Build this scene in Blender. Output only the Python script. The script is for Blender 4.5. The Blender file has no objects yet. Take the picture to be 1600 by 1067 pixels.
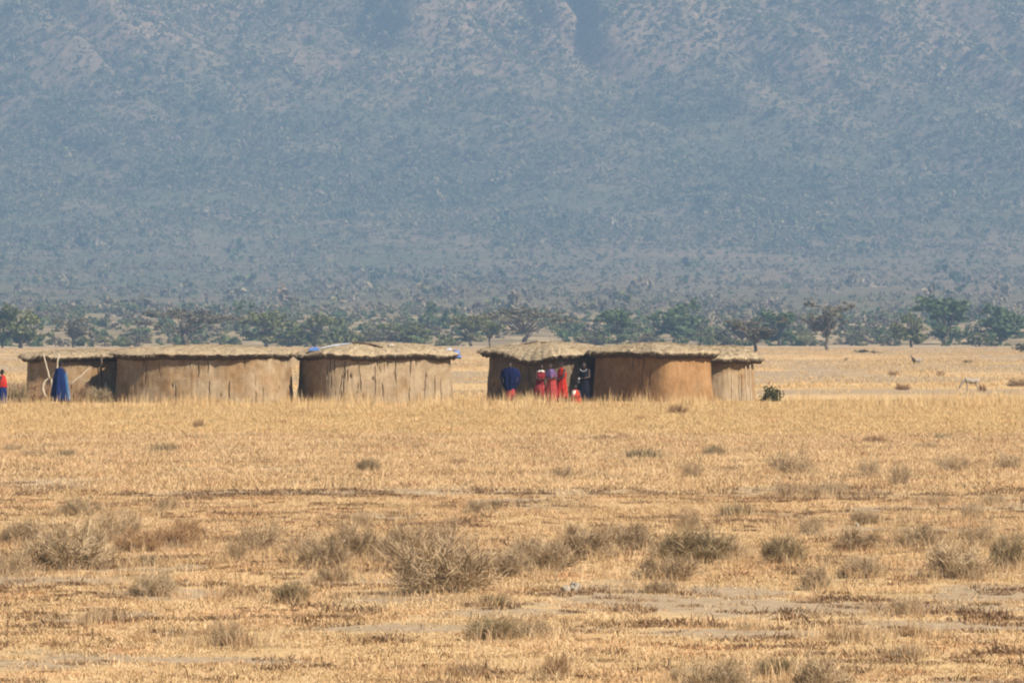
import bpy, math, random
import numpy as np
from mathutils import Vector

R = math.radians
scene = bpy.context.scene
# ------------------------------------------------------------------ camera
F = 11440.0                 # focal length in pixels of a 1600 px wide frame
CAM_H = 2.9
HZ = 518.0                  # pixel row of the level line
cam_d = bpy.data.cameras.new('camera')
cam = bpy.data.objects.new('camera', cam_d)
scene.collection.objects.link(cam)
cam_d.sensor_width = 36.0
cam_d.lens = 18.0 / (800.0 / F)
cam_d.clip_start = 1.0
cam_d.clip_end = 30000.0
cam.location = (0, 0, CAM_H)
cam.rotation_euler = (math.pi / 2 - math.atan((533.5 - HZ) / F), 0, 0)
scene.camera = cam
scene.render.resolution_x, scene.render.resolution_y = 1024, 682
# ------------------------------------------------------------------ sky and sun
SUN_AZ, SUN_EL = R(51), R(42)        # azimuth: to the right of straight behind the camera
sun_dir = Vector((math.sin(SUN_AZ) * math.cos(SUN_EL), -math.cos(SUN_AZ) * math.cos(SUN_EL), math.sin(SUN_EL)))
world = bpy.data.worlds.new('World')
scene.world = world
world.use_nodes = True
wn = world.node_tree
bg = wn.nodes['Background']
sky = wn.nodes.new('ShaderNodeTexSky')
sky.sky_type = 'NISHITA'
sky.sun_disc = False
sky.sun_elevation = SUN_EL
sky.sun_rotation = math.atan2(sun_dir.x, sun_dir.y)
sky.dust_density = 1.0
sky.altitude = 1000.0
wn.links.new(sky.outputs[0], bg.inputs[0])
bg.inputs[1].default_value = 0.05
sun_d = bpy.data.lights.new('sun', 'SUN')
sun_d.energy = 5.0
sun_d.angle = R(0.55)
sun_d.color = (1.0, 0.90, 0.76)
sun = bpy.data.objects.new('sun', sun_d)
scene.collection.objects.link(sun)
sun.rotation_euler = sun_dir.to_track_quat('Z', 'Y').to_euler()
# ------------------------------------------------------------------ exposure and render
scene.view_settings.view_transform = 'Standard'
scene.view_settings.look = 'None'
scene.view_settings.exposure = 0.77
scene.view_settings.gamma = 1.0
scene.render.engine = 'CYCLES'
scene.cycles.use_denoising = True
scene.cycles.max_bounces = 6
scene.cycles.diffuse_bounces = 1
scene.cycles.volume_bounces = 0
scene.cycles.filter_width = 2.1

HAZE_DENSITY = 1.85e-4
HAZE_COLOR = (0.42, 0.645, 0.94)

# ================================================================== helpers
C = scene.collection
rng = np.random.default_rng(11)
random.seed(5)

def X(px, d):
    return (px - 800.0) / F * d
def Z(py, d):
    return CAM_H - (py - HZ) / F * d
def DY(py):                           # distance at which level ground shows at a row
    return CAM_H * F / (py - HZ)

def _h(ix, iy, s):
    n = (ix.astype(np.int64) * 374761393 + iy.astype(np.int64) * 668265263 + s * 1274126177) & 0xffffffff
    n = ((n ^ (n >> 13)) * 1274126177) & 0xffffffff
    n = (n ^ (n >> 16)) & 0xffffff
    return n / float(0xffffff)
def vn(x, y, s=0):
    x = np.asarray(x, float); y = np.asarray(y, float)
    x, y = np.broadcast_arrays(x, y)
    ix, iy = np.floor(x), np.floor(y)
    fx, fy = x - ix, y - iy
    fx = fx * fx * (3 - 2 * fx); fy = fy * fy * (3 - 2 * fy)
    a, b = _h(ix, iy, s), _h(ix + 1, iy, s)
    c, d = _h(ix, iy + 1, s), _h(ix + 1, iy + 1, s)
    return (a + (b - a) * fx) * (1 - fy) + (c + (d - c) * fx) * fy
def fbm(x, y, o=4, s=0):
    t = 0.0; a = 0.5; n = 0.0
    for k in range(o):
        t = t + a * vn(np.asarray(x) * 2 ** k, np.asarray(y) * 2 ** k, s + 17 * k); n += a; a *= 0.5
    return t / n                       # 0..1
def sstep(a, b, x):
    t = np.clip((np.asarray(x, float) - a) / (b - a), 0, 1)
    return t * t * (3 - 2 * t)

def mesh(name, v, f, smooth=False, attrs=None):
    """v Nx3 array, f list of faces or MxK int array (K = 3 or 4)."""
    me = bpy.data.meshes.new(name)
    v = np.asarray(v, np.float32)
    if isinstance(f, np.ndarray):
        m, k = f.shape
        me.vertices.add(len(v)); me.vertices.foreach_set('co', v.ravel())
        me.loops.add(m * k); me.loops.foreach_set('vertex_index', f.astype(np.int32).ravel())
        me.polygons.add(m)
        me.polygons.foreach_set('loop_start', np.arange(0, m * k, k, dtype=np.int32))
        me.polygons.foreach_set('loop_total', np.full(m, k, np.int32))
        me.update(calc_edges=True)
    else:
        me.from_pydata([tuple(map(float, p)) for p in v], [], f)
        me.update()
    if attrs:
        for n, a in attrs.items():
            at = me.attributes.new(n, 'FLOAT', 'POINT')
            at.data.foreach_set('value', np.asarray(a, np.float32))
    if smooth:
        me.polygons.foreach_set('use_smooth', np.ones(len(me.polygons), bool))
    return me
def obj(name, me, m=None, parent=None, loc=(0, 0, 0), rz=0.0, scale=(1, 1, 1), link=True):
    o = bpy.data.objects.new(name, me)
    if link: C.objects.link(o)
    if m is not None and me is not None and not me.materials: me.materials.append(m)
    o.location = loc; o.rotation_euler = (0, 0, rz); o.scale = scale
    if parent is not None: o.parent = parent
    return o
def tag(o, label=None, cat=None, group=None, kind=None):
    if label: o['label'] = label
    if cat: o['category'] = cat
    if group: o['group'] = group
    if kind: o['kind'] = kind
    return o
def grid_faces(nr, nc, wrap=False):
    i = np.arange(nr - 1)[:, None]; j = np.arange(nc if wrap else nc - 1)[None, :]
    j2 = (j + 1) % nc
    a = i * nc + j; b = i * nc + j2; c = (i + 1) * nc + j2; d = (i + 1) * nc + j
    return np.stack([a + 0 * b, b, c, d], -1).reshape(-1, 4)

class MB:
    """collects loose verts and faces"""
    def __init__(s): s.v = []; s.f = []; s.t = []; s.n = 0
    def add(s, v, f, tone=0.5):
        v = np.asarray(v, float); f = np.asarray(f, int)
        s.v.append(v); s.f += [tuple(int(a) + s.n for a in q) for q in f]
        s.t.append(np.full(len(v), tone)); s.n += len(v)
    def tube(s, pts, rad, n=6, tone=0.5):
        pts = np.asarray(pts, float); k = len(pts)
        rad = np.broadcast_to(np.asarray(rad, float), (k,))
        t = np.gradient(pts, axis=0); t /= np.linalg.norm(t, axis=1)[:, None] + 1e-9
        up = np.array([0.13, 0.21, 0.97]) if abs(t[0][2]) < 0.9 else np.array([1.0, 0.1, 0])
        V = []
        for i in range(k):
            a = np.cross(t[i], up); a /= np.linalg.norm(a); b = np.cross(t[i], a)
            th = np.linspace(0, 2 * math.pi, n, endpoint=False)
            V.append(pts[i] + rad[i] * (np.cos(th)[:, None] * a + np.sin(th)[:, None] * b))
        V = np.concatenate(V)
        f = [tuple(q) for q in grid_faces(k, n, True)] + [tuple(range(n))[::-1], tuple(range((k - 1) * n, k * n))]
        s.v.append(V); s.f += [tuple(int(a) + s.n for a in q) for q in f]
        s.t.append(np.full(len(V), tone)); s.n += len(V)
    def ell(s, c, r, n=10, m=7, tone=0.5):
        u = np.linspace(0, math.pi, m); V = []
        for a in u:
            th = np.linspace(0, 2 * math.pi, n, endpoint=False)
            rr = max(math.sin(a), 1e-3)
            V.append(np.stack([c[0] + r[0] * rr * np.cos(th), c[1] + r[1] * rr * np.sin(th), np.full(n, c[2] - r[2] * math.cos(a))], -1))
        V = np.concatenate(V)
        f = [tuple(q) for q in grid_faces(m, n, True)] + [tuple(range(n))[::-1], tuple(range((m - 1) * n, m * n))]
        s.v.append(V); s.f += [tuple(int(a) + s.n for a in q) for q in f]
        s.t.append(np.full(len(V), tone)); s.n += len(V)
    def mesh(s, name, smooth=False):
        me = mesh(name, np.concatenate(s.v), s.f, smooth, {'tone': np.concatenate(s.t)})
        return me

# ================================================================== materials
def mat(name):
    m = bpy.data.materials.new(name); m.use_nodes = True
    nt = m.node_tree
    return m, nt, nt.nodes['Principled BSDF'], nt.nodes['Material Output']
def nd(nt, t, **kw):
    n = nt.nodes.new(t)
    for k, v in kw.items():
        if hasattr(n, k): setattr(n, k, v)
        else: n.inputs[k].default_value = v
    return n
def ramp(nt, fac, stops):
    r = nt.nodes.new('ShaderNodeValToRGB')
    e = r.color_ramp.elements
    while len(e) < len(stops): e.new(0.5)
    for q, (p, c) in zip(e, stops): q.position = p; q.color = (*c, 1)
    nt.links.new(fac, r.inputs[0]); return r.outputs[0]
def mix(nt, fac, a, b, mode='MIX'):
    m = nt.nodes.new('ShaderNodeMix'); m.data_type = 'RGBA'; m.blend_type = mode
    for k, s in ((0, fac), (6, a), (7, b)):
        if isinstance(s, (int, float)): m.inputs[k].default_value = s
        elif isinstance(s, tuple): m.inputs[k].default_value = (*s, 1)
        else: nt.links.new(s, m.inputs[k])
    return m.outputs[2]
def noise(nt, scale, detail=4, rough=0.6, vec=None, mapscale=None, coord='Object'):
    n = nd(nt, 'ShaderNodeTexNoise'); n.inputs['Scale'].default_value = scale
    n.inputs['Detail'].default_value = detail; n.inputs['Roughness'].default_value = rough
    tc = nt.nodes.new('ShaderNodeTexCoord'); src = tc.outputs[coord]
    if mapscale:
        mp = nt.nodes.new('ShaderNodeMapping'); mp.inputs['Scale'].default_value = mapscale
        nt.links.new(src, mp.inputs[0]); src = mp.outputs[0]
    nt.links.new(src, n.inputs['Vector']); return n.outputs[0]
def attr(nt, name):
    a = nt.nodes.new('ShaderNodeAttribute'); a.attribute_name = name; return a.outputs['Fac']
def bump(nt, h, dist, strength, b):
    u = nt.nodes.new('ShaderNodeBump'); u.inputs['Distance'].default_value = dist; u.inputs['Strength'].default_value = strength
    nt.links.new(h, u.inputs['Height']); nt.links.new(u.outputs[0], b.inputs['Normal'])
def finish(b, rough=0.9, spec=0.15):
    b.inputs['Roughness'].default_value = rough
    b.inputs['Specular IOR Level'].default_value = spec

def blade_mat(name, stops, transl=0.25, var=0.5, patch=0.0, pscale=(0.45, 0.16, 0.0)):
    """dry stalks: tone per blade, shifted a little per clump"""
    m, nt, b, out = mat(name)
    oi = nt.nodes.new('ShaderNodeObjectInfo')
    a = attr(nt, 'tone')
    ma = nt.nodes.new('ShaderNodeMath'); ma.operation = 'MULTIPLY_ADD'
    nt.links.new(oi.outputs['Random'], ma.inputs[0]); ma.inputs[1].default_value = var; ma.inputs[2].default_value = -var / 2
    ad = nt.nodes.new('ShaderNodeMath'); nt.links.new(a, ad.inputs[0]); nt.links.new(ma.outputs[0], ad.inputs[1])
    src_ = ad.outputs[0]
    if patch:
        ge = nt.nodes.new('ShaderNodeNewGeometry'); mp = nt.nodes.new('ShaderNodeMapping'); mp.inputs['Scale'].default_value = pscale
        nt.links.new(ge.outputs['Position'], mp.inputs[0]); nz = nt.nodes.new('ShaderNodeTexNoise'); nz.inputs['Scale'].default_value = 1.0
        nz.inputs['Detail'].default_value = 5; nz.inputs['Roughness'].default_value = 0.65; nt.links.new(mp.outputs[0], nz.inputs['Vector'])
        m2 = nt.nodes.new('ShaderNodeMath'); m2.operation = 'MULTIPLY_ADD'; nt.links.new(nz.outputs[0], m2.inputs[0]); m2.inputs[1].default_value = patch; m2.inputs[2].default_value = -patch / 2
        m3 = nt.nodes.new('ShaderNodeMath'); nt.links.new(m2.outputs[0], m3.inputs[0]); nt.links.new(src_, m3.inputs[1]); src_ = m3.outputs[0]
    col = ramp(nt, src_, stops)
    if patch and pscale[0] > 0.1:
        mp2 = nt.nodes.new('ShaderNodeMapping'); mp2.inputs['Scale'].default_value = (0.8, 0.35, 0.0); mp2.inputs['Location'].default_value = (31, 7, 0)
        nt.links.new(ge.outputs['Position'], mp2.inputs[0]); nz2 = nt.nodes.new('ShaderNodeTexNoise'); nz2.inputs['Scale'].default_value = 1.0
        nz2.inputs['Detail'].default_value = 4; nt.links.new(mp2.outputs[0], nz2.inputs['Vector'])
        tint = ramp(nt, nz2.outputs[0], [(0.3, (0.80, 0.86, 0.92)), (0.45, (1, 1, 1)), (0.55, (1, 1, 1)), (0.72, (0.95, 0.76, 0.74))])
        col = mix(nt, 0.8, col, tint, 'MULTIPLY')
    nt.links.new(col, b.inputs['Base Color']); finish(b, 0.85, 0.1)
    if transl:
        tr = nt.nodes.new('ShaderNodeBsdfTranslucent'); nt.links.new(col, tr.inputs[0])
        ms = nt.nodes.new('ShaderNodeMixShader'); ms.inputs[0].default_value = transl
        nt.links.new(b.outputs[0], ms.inputs[1]); nt.links.new(tr.outputs[0], ms.inputs[2])
        nt.links.new(ms.outputs[0], out.inputs[0])
    return m
M = {}
M['straw'] = blade_mat('straw', [(0.0, (0.17, 0.105, 0.055)), (0.22, (0.46, 0.295, 0.15)), (0.5, (0.70, 0.475, 0.245)), (1.0, (0.84, 0.635, 0.39))], 0.2, 0.6, 1.1)
M['straw_tall'] = blade_mat('straw_tall', [(0.0, (0.38, 0.25, 0.115)), (0.3, (0.65, 0.44, 0.205)), (0.75, (0.77, 0.54, 0.265)), (1.0, (0.84, 0.64, 0.36))], 0.3, 0.4, 0.9)
M['litter'] = blade_mat('litter', [(0.0, (0.10, 0.062, 0.036)), (0.5, (0.23, 0.145, 0.083)), (1.0, (0.40, 0.26, 0.15))], 0.0)
M['twig'] = blade_mat('twig', [(0.0, (0.22, 0.155, 0.092)), (0.5, (0.42, 0.30, 0.18)), (1.0, (0.60, 0.46, 0.29))], 0.0, 0.3)
M['twig_red'] = blade_mat('twig_red', [(0.0, (0.20, 0.11, 0.06)), (0.5, (0.37, 0.225, 0.12)), (1.0, (0.54, 0.36, 0.20))], 0.0, 0.3)
M['twig_olive'] = blade_mat('twig_olive', [(0.0, (0.14, 0.105, 0.058)), (0.5, (0.29, 0.215, 0.122)), (1.0, (0.47, 0.37, 0.22))], 0.0, 0.3)
M['leaf_dark'] = blade_mat('leaf_dark', [(0.0, (0.045, 0.045, 0.022)), (0.5, (0.085, 0.085, 0.04)), (1.0, (0.16, 0.15, 0.075))], 0.1, 0.2)
M['leaf_green'] = blade_mat('leaf_green', [(0.0, (0.05, 0.075, 0.032)), (0.5, (0.10, 0.145, 0.062)), (1.0, (0.16, 0.205, 0.09))], 0.2, 0.3)
M['leaf_olive'] = blade_mat('leaf_olive', [(0.0, (0.08, 0.095, 0.036)), (0.5, (0.16, 0.17, 0.066)), (1.0, (0.24, 0.235, 0.10))], 0.2, 0.3)
M['leaf_grey'] = blade_mat('leaf_grey', [(0.0, (0.09, 0.08, 0.05)), (0.5, (0.16, 0.14, 0.09)), (1.0, (0.24, 0.21, 0.135))], 0.1, 0.3)
M['dry_scrub'] = blade_mat('dry_scrub', [(0.0, (0.12, 0.10, 0.07)), (0.5, (0.23, 0.19, 0.13)), (1.0, (0.36, 0.29, 0.20))], 0.1, 0.5)
M['forest'] = blade_mat('forest', [(0.0, (0.045, 0.07, 0.03)), (0.35, (0.10, 0.13, 0.055)), (0.65, (0.20, 0.19, 0.09)), (1.0, (0.37, 0.30, 0.175))], 0.1, 0.7, 1.5, (0.011, 0.009, 0.0))

def bark():
    m, nt, b, o = mat('bark')
    nt.links.new(ramp(nt, noise(nt, 6, 5), [(0.3, (0.09, 0.07, 0.05)), (0.7, (0.20, 0.16, 0.12))]), b.inputs['Base Color']); finish(b); return m
M['bark'] = bark()
def wood(name, c1, c2):
    m, nt, b, o = mat(name)
    nt.links.new(ramp(nt, noise(nt, 14, 4, mapscale=(1, 1, 0.2)), [(0.3, c1), (0.7, c2)]), b.inputs['Base Color']); finish(b, 0.8); return m
M['pale_wood'] = wood('pale_wood', (0.34, 0.27, 0.19), (0.60, 0.51, 0.38))
M['dark_wood'] = wood('dark_wood', (0.06, 0.045, 0.03), (0.14, 0.10, 0.065))

def ground_mat():
    m, nt, b, o = mat('dry_ground')
    n1 = noise(nt, 0.55, 6, 0.65); n2 = noise(nt, 5.0, 5, 0.7); n3 = noise(nt, 0.07, 4, 0.6, mapscale=(1, 0.25, 1))
    straw = ramp(nt, n2, [(0.25, (0.20, 0.13, 0.07)), (0.42, (0.48, 0.32, 0.165)), (0.6, (0.64, 0.445, 0.24)), (0.8, (0.75, 0.56, 0.34))])
    straw2 = ramp(nt, n3, [(0.3, (0.40, 0.275, 0.145)), (0.5, (0.56, 0.395, 0.205)), (0.7, (0.64, 0.48, 0.27))])
    c = mix(nt, 0.45, straw, straw2)
    c = mix(nt, 0.8, c, ramp(nt, noise(nt, 0.5, 4, 0.6, mapscale=(1, 0.5, 1)), [(0.3, (0.80, 0.86, 0.92)), (0.45, (1, 1, 1)), (0.55, (1, 1, 1)), (0.72, (0.95, 0.76, 0.74))]), 'MULTIPLY')
    soil = ramp(nt, n2, [(0.3, (0.24, 0.175, 0.11)), (0.5, (0.40, 0.30, 0.195)), (0.75, (0.50, 0.395, 0.27))])
    bare = attr(nt, 'bare')
    ad = nt.nodes.new('ShaderNodeMath'); ad.operation = 'MULTIPLY_ADD'
    nt.links.new(n1, ad.inputs[0]); ad.inputs[1].default_value = 0.9; ad.inputs[2].default_value = -0.45
    a2 = nt.nodes.new('ShaderNodeMath'); nt.links.new(ad.outputs[0], a2.inputs[0]); nt.links.new(bare, a2.inputs[1])
    fac = ramp(nt, a2.outputs[0], [(0.35, (0, 0, 0)), (0.6, (1, 1, 1))])
    c = mix(nt, fac, c, soil)
    nt.links.new(c, b.inputs['Base Color']); finish(b, 1.0, 0.0)
    bump(nt, n2, 0.03, 0.8, b)
    return m
M['ground'] = ground_mat()

def scarp_mat():
    m, nt, b, o = mat('scrub_slope')
    n1 = noise(nt, 0.012, 6, 0.65); n2 = noise(nt, 0.09, 6, 0.7)
    g = ramp(nt, n2, [(0.3, (0.075, 0.085, 0.045)), (0.5, (0.125, 0.125, 0.072)), (0.7, (0.21, 0.18, 0.115))])
    p = ramp(nt, n2, [(0.3, (0.13, 0.10, 0.07)), (0.5, (0.25, 0.18, 0.12)), (0.75, (0.44, 0.30, 0.19))])
    rock = attr(nt, 'rock')
    ad = nt.nodes.new('ShaderNodeMath'); ad.operation = 'ADD'
    nt.links.new(n1, ad.inputs[0]); nt.links.new(rock, ad.inputs[1])
    c = mix(nt, ramp(nt, ad.outputs[0], [(0.4, (0, 0, 0)), (0.7, (1, 1, 1))]), g, p)
    st = ramp(nt, noise(nt, 0.05, 5, 0.7, mapscale=(1, 0.3, 1)), [(0.35, (0.20, 0.16, 0.095)), (0.52, (0.34, 0.26, 0.155)), (0.68, (0.56, 0.43, 0.27))])
    c = mix(nt, attr(nt, 'straw'), c, st)
    nt.links.new(c, b.inputs['Base Color']); finish(b, 1.0, 0.0)
    bump(nt, n2, 6.0, 0.7, b)
    return m
M['scarp'] = scarp_mat()

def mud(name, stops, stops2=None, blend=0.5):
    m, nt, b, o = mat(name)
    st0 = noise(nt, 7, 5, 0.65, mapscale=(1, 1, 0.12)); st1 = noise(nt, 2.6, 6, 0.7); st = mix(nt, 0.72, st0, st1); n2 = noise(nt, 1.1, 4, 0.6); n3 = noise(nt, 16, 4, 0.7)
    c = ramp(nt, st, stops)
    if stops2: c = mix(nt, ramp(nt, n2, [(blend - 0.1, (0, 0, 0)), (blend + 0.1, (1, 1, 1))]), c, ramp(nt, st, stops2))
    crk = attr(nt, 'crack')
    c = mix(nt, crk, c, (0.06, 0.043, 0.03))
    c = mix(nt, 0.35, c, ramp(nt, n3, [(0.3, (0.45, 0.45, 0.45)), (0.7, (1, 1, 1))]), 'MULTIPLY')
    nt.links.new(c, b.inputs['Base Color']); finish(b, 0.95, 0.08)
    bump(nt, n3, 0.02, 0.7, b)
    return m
TAN = [(0.3, (0.19, 0.117, 0.058)), (0.5, (0.31, 0.195, 0.096)), (0.68, (0.41, 0.275, 0.15))]
GREY = [(0.3, (0.25, 0.18, 0.11)), (0.5, (0.385, 0.285, 0.178)), (0.68, (0.50, 0.385, 0.25))]
ORANGE = [(0.3, (0.23, 0.124, 0.054)), (0.5, (0.35, 0.198, 0.088)), (0.68, (0.45, 0.27, 0.132))]
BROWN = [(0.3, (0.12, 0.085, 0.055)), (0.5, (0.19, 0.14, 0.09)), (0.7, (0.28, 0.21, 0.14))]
M['mud_tan'] = mud('mud_tan', TAN, GREY, 0.48)
M['mud_grey'] = mud('mud_grey', GREY, TAN, 0.62)
M['mud_orange'] = mud('mud_orange', ORANGE, TAN, 0.62)
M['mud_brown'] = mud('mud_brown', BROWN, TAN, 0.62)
def roof_mat():
    m, nt, b, o = mat('roof_earth')
    n = noise(nt, 9, 6, 0.7); n2 = noise(nt, 1.6, 4)
    c = mix(nt, n2, ramp(nt, n, [(0.3, (0.25, 0.19, 0.12)), (0.5, (0.41, 0.325, 0.22)), (0.7, (0.54, 0.45, 0.325))]),
            ramp(nt, n, [(0.3, (0.23, 0.165, 0.095)), (0.6, (0.45, 0.345, 0.21))]))
    nt.links.new(c, b.inputs['Base Color']); finish(b, 1.0, 0.0); bump(nt, n, 0.04, 0.9, b); return m
M['roof'] = roof_mat()
M['roof_eave_shade'] = wood('eave_shade_thatch', (0.05, 0.038, 0.026), (0.12, 0.09, 0.06))  # dark thatch sticks, with the shade band under the eave painted in
M['thatch'] = blade_mat('thatch', [(0.0, (0.15, 0.11, 0.07)), (0.4, (0.34, 0.265, 0.17)), (1.0, (0.55, 0.455, 0.32))], 0.15, 0.0)
def plain(name, c, rough=0.8, spec=0.2, var=0.25, scale=9):
    m, nt, b, o = mat(name)
    lo = tuple(q * (1 - var) for q in c); hi = tuple(min(1, q * (1 + var)) for q in c)
    nt.links.new(ramp(nt, noise(nt, scale, 4), [(0.3, lo), (0.7, hi)]), b.inputs['Base Color']); finish(b, rough, spec); return m
def check(name, c1, c2, s=16):
    m, nt, b, o = mat(name)
    tc = nt.nodes.new('ShaderNodeTexCoord'); ck = nt.nodes.new('ShaderNodeTexChecker')
    ck.inputs['Scale'].default_value = s; ck.inputs['Color1'].default_value = (*c1, 1); ck.inputs['Color2'].default_value = (*c2, 1)
    nt.links.new(tc.outputs['Object'], ck.inputs[0]); nt.links.new(ck.outputs[0], b.inputs['Base Color']); finish(b, 0.85, 0.1); return m
M['skin'] = plain('dark_skin', (0.06, 0.034, 0.022), 0.55, 0.4)
M['hair'] = plain('black_hair', (0.012, 0.010, 0.009), 0.8)
M['eye'] = plain('eye_white', (0.5, 0.47, 0.42), 0.4, 0.5)
M['blue'] = plain('blue_cloth', (0.009, 0.023, 0.095), 0.85, 0.1)
M['blue_pale'] = plain('pale_blue_cloth', (0.05, 0.12, 0.24), 0.85, 0.1)
M['blue_shaded'] = plain('shaded_blue_cloth', (0.008, 0.013, 0.062), 0.85, 0.1)  # blue cloth with the shade near the dark hut painted into its colour
M['navy'] = plain('navy_cloth', (0.010, 0.010, 0.017), 0.85, 0.1)
M['red'] = plain('red_cloth', (0.42, 0.03, 0.02), 0.85, 0.1)
M['darkred'] = check('dark_red_check', (0.25, 0.024, 0.026), (0.15, 0.018, 0.026))
M['pinkred'] = check('faded_red_check', (0.38, 0.07, 0.06), (0.29, 0.035, 0.035))
M['purple'] = check('purple_white_check', (0.09, 0.04, 0.16), (0.24, 0.16, 0.30), 22)
M['white_cloth'] = plain('white_cloth', (0.62, 0.58, 0.52), 0.85, 0.1)
M['bead'] = plain('white_bead', (0.42, 0.42, 0.45), 0.5, 0.4)
M['plastic_blue'] = plain('blue_plastic', (0.10, 0.21, 0.55), 0.35, 0.5)
M['plastic_white'] = plain('white_plastic', (0.42, 0.46, 0.52), 0.4, 0.5)
M['stone'] = plain('pale_stone', (0.40, 0.35, 0.28), 0.9, 0.1, 0.4)
M['goat'] = plain('pale_goat_hair', (0.36, 0.30, 0.235), 0.9, 0.1)
M['goat_dark'] = plain('dark_goat_hair', (0.08, 0.055, 0.04), 0.9, 0.1)

# ================================================================== the plain
def rut(x):                                        # the wheel track crossing the field
    return 131.0 + 0.02 * x + 1.2 * np.sin(np.asarray(x) * 0.21) 
def gz(x, y):
    x = np.asarray(x, float); y = np.asarray(y, float)
    a = 0.10 * (fbm(x / 6.0, y / 9.0, 3, 3) - 0.5)
    b = 0.05 * (fbm(x / 1.3, y / 1.8, 2, 9) - 0.5) * np.clip(1.6 - y / 130.0, 0, 1)
    r = np.exp(-((y - rut(x)) / 0.55) ** 2) * -0.12 + np.exp(-((y - rut(x) - 1.3) / 0.6) ** 2) * 0.05
    far = 0.5 * (fbm(x / 60.0, y / 120.0, 3, 21) - 0.5) * sstep(320, 700, y)
    return a + b + r + far
# bare grey earth: (px, py, half width px, half height px)
BARE = [(60, 758, 120, 13), (1250, 948, 420, 16), (1020, 935, 180, 12), (930, 925, 70, 10), (1560, 925, 110, 14),
        (60, 905, 150, 8), (250, 925, 120, 8), (700, 985, 260, 7), (1480, 975, 160, 10), (1180, 990, 180, 7), (420, 770, 260, 5),
        (900, 772, 420, 4), (1400, 772, 250, 4), (620, 935, 90, 9), (330, 1030, 200, 6), (1130, 925, 100, 10)]
BARE_W = [(X(a, DY(b)), DY(b), c / F * DY(b), (DY(b - d_) - DY(b + d_)) / 2) for a, b, c, d_ in BARE]
def bare(x, y):
    t = np.zeros(np.broadcast(x, y).shape)
    for cx, cy, rx, ry in BARE_W:
        t = np.maximum(t, np.clip(1.25 - np.sqrt(((x - cx) / rx) ** 2 + ((y - cy) / ry) ** 2) * 0.8, 0, 1))
    nz = fbm(np.asarray(x) / 2.2, np.asarray(y) / 5.0, 4, 33)
    t = np.clip(t * (0.45 + 1.1 * nz), 0, 1)
    t = np.maximum(t, 0.75 * sstep(0.60, 0.72, nz) * (np.asarray(y) < 260))
    t = np.maximum(t, np.exp(-((y - rut(x)) / 0.6) ** 2) * 0.4)
    far = sstep(300, 380, y) * sstep(0.36, 0.52, fbm(np.asarray(x) / 35.0, np.asarray(y) / 55.0, 4, 37))
    t = np.maximum(t, far)
    return np.clip(t, 0, 1)
def build_ground():
    ys = [-350, -200, -100, -50, 0, 20, 35]
    y = 45.0
    while y < 1500:
        ys.append(y); y += max(0.10, y * y / 33176 * 1.25)
    ys.append(1520.0); ys = np.array(ys)
    tin = np.linspace(-0.085, 0.085, 230)
    so = np.linspace(0, 1, 16)[1:] ** 3
    ye = np.maximum(ys, 45.0)
    xin = ye[:, None] * tin[None]
    L = -(0.085 * ye[:, None] * (1 - so) + 5500 * so)[:, ::-1]
    Rr = (0.085 * ye[:, None] * (1 - so) + 5500 * so)
    xx = np.concatenate([L, xin, Rr], 1); yy = np.repeat(ys[:, None], xx.shape[1], 1)
    zz = gz(xx, yy)
    zz = np.where(yy < 40, 0.0 * zz, zz)
    v = np.stack([xx, yy, zz], -1).reshape(-1, 3)
    me = mesh('ground', v, grid_faces(*xx.shape), True, {'bare': bare(xx, yy).ravel()})
    tag(obj('ground', me, M['ground']), 'dry straw coloured plain running to the foot of the escarpment', 'ground', kind='structure')
build_ground()

# ================================================================== the escarpment
PY = np.array([1400, 1500, 2000, 2600, 3200, 3700, 4100, 4400, 4650, 4850, 5050, 5300, 5600, 5850, 6300, 7000], float)
PZ = np.array([-2.0, 0.2, 5.0, 11.0, 19.0, 28.5, 40.0, 54.0, 78.0, 112.0, 165.0, 255.0, 385.0, 505.0, 545.0, 565.0])
def ez(x, y):
    x = np.asarray(x, float); y = np.asarray(y, float)
    st = sstep(4300, 5000, y)
    # spurs and gullies push the face forward and back; slanted so that they fan to the right going down
    u = x + (y - 5250) * 0.5
    w = st * (190 * (fbm(u / 230.0 + 3.1, y / 1500.0, 3, 51) - 0.5) + 120 * (np.abs(fbm(u / 70.0, y / 500.0, 3, 57) - 0.5) * 2 - 0.4))
    w = w + st * 16 * (fbm(u / 16.0, y / 60.0, 3, 91) - 0.5)
    y1 = y + w
    top = sstep(5090, 5210, y1)
    # pillars: a steep face towards the left, a slow fall to the right
    x = x + 26 * (fbm(x / 34.0, y / 50.0, 4, 131) - 0.5)
    for x0, x1, x2, amp in ((-108, -74, 30, 95), (52, 66, 170, 85), (14, 26, 50, 40), (-330, -300, -210, 20), (250, 262, 420, 16)):
        up = sstep(x0, x1, x) * (1 - sstep(x1, x2, x))
        y1 = y1 + top * amp * up
    z = np.interp(y1, PY, PZ)
    z = z + sstep(1700, 3200, y) * 9 * (fbm(x / 140.0, y / 330.0, 4, 71) - 0.5) * (1 + 1.2 * st)
    return z
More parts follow.
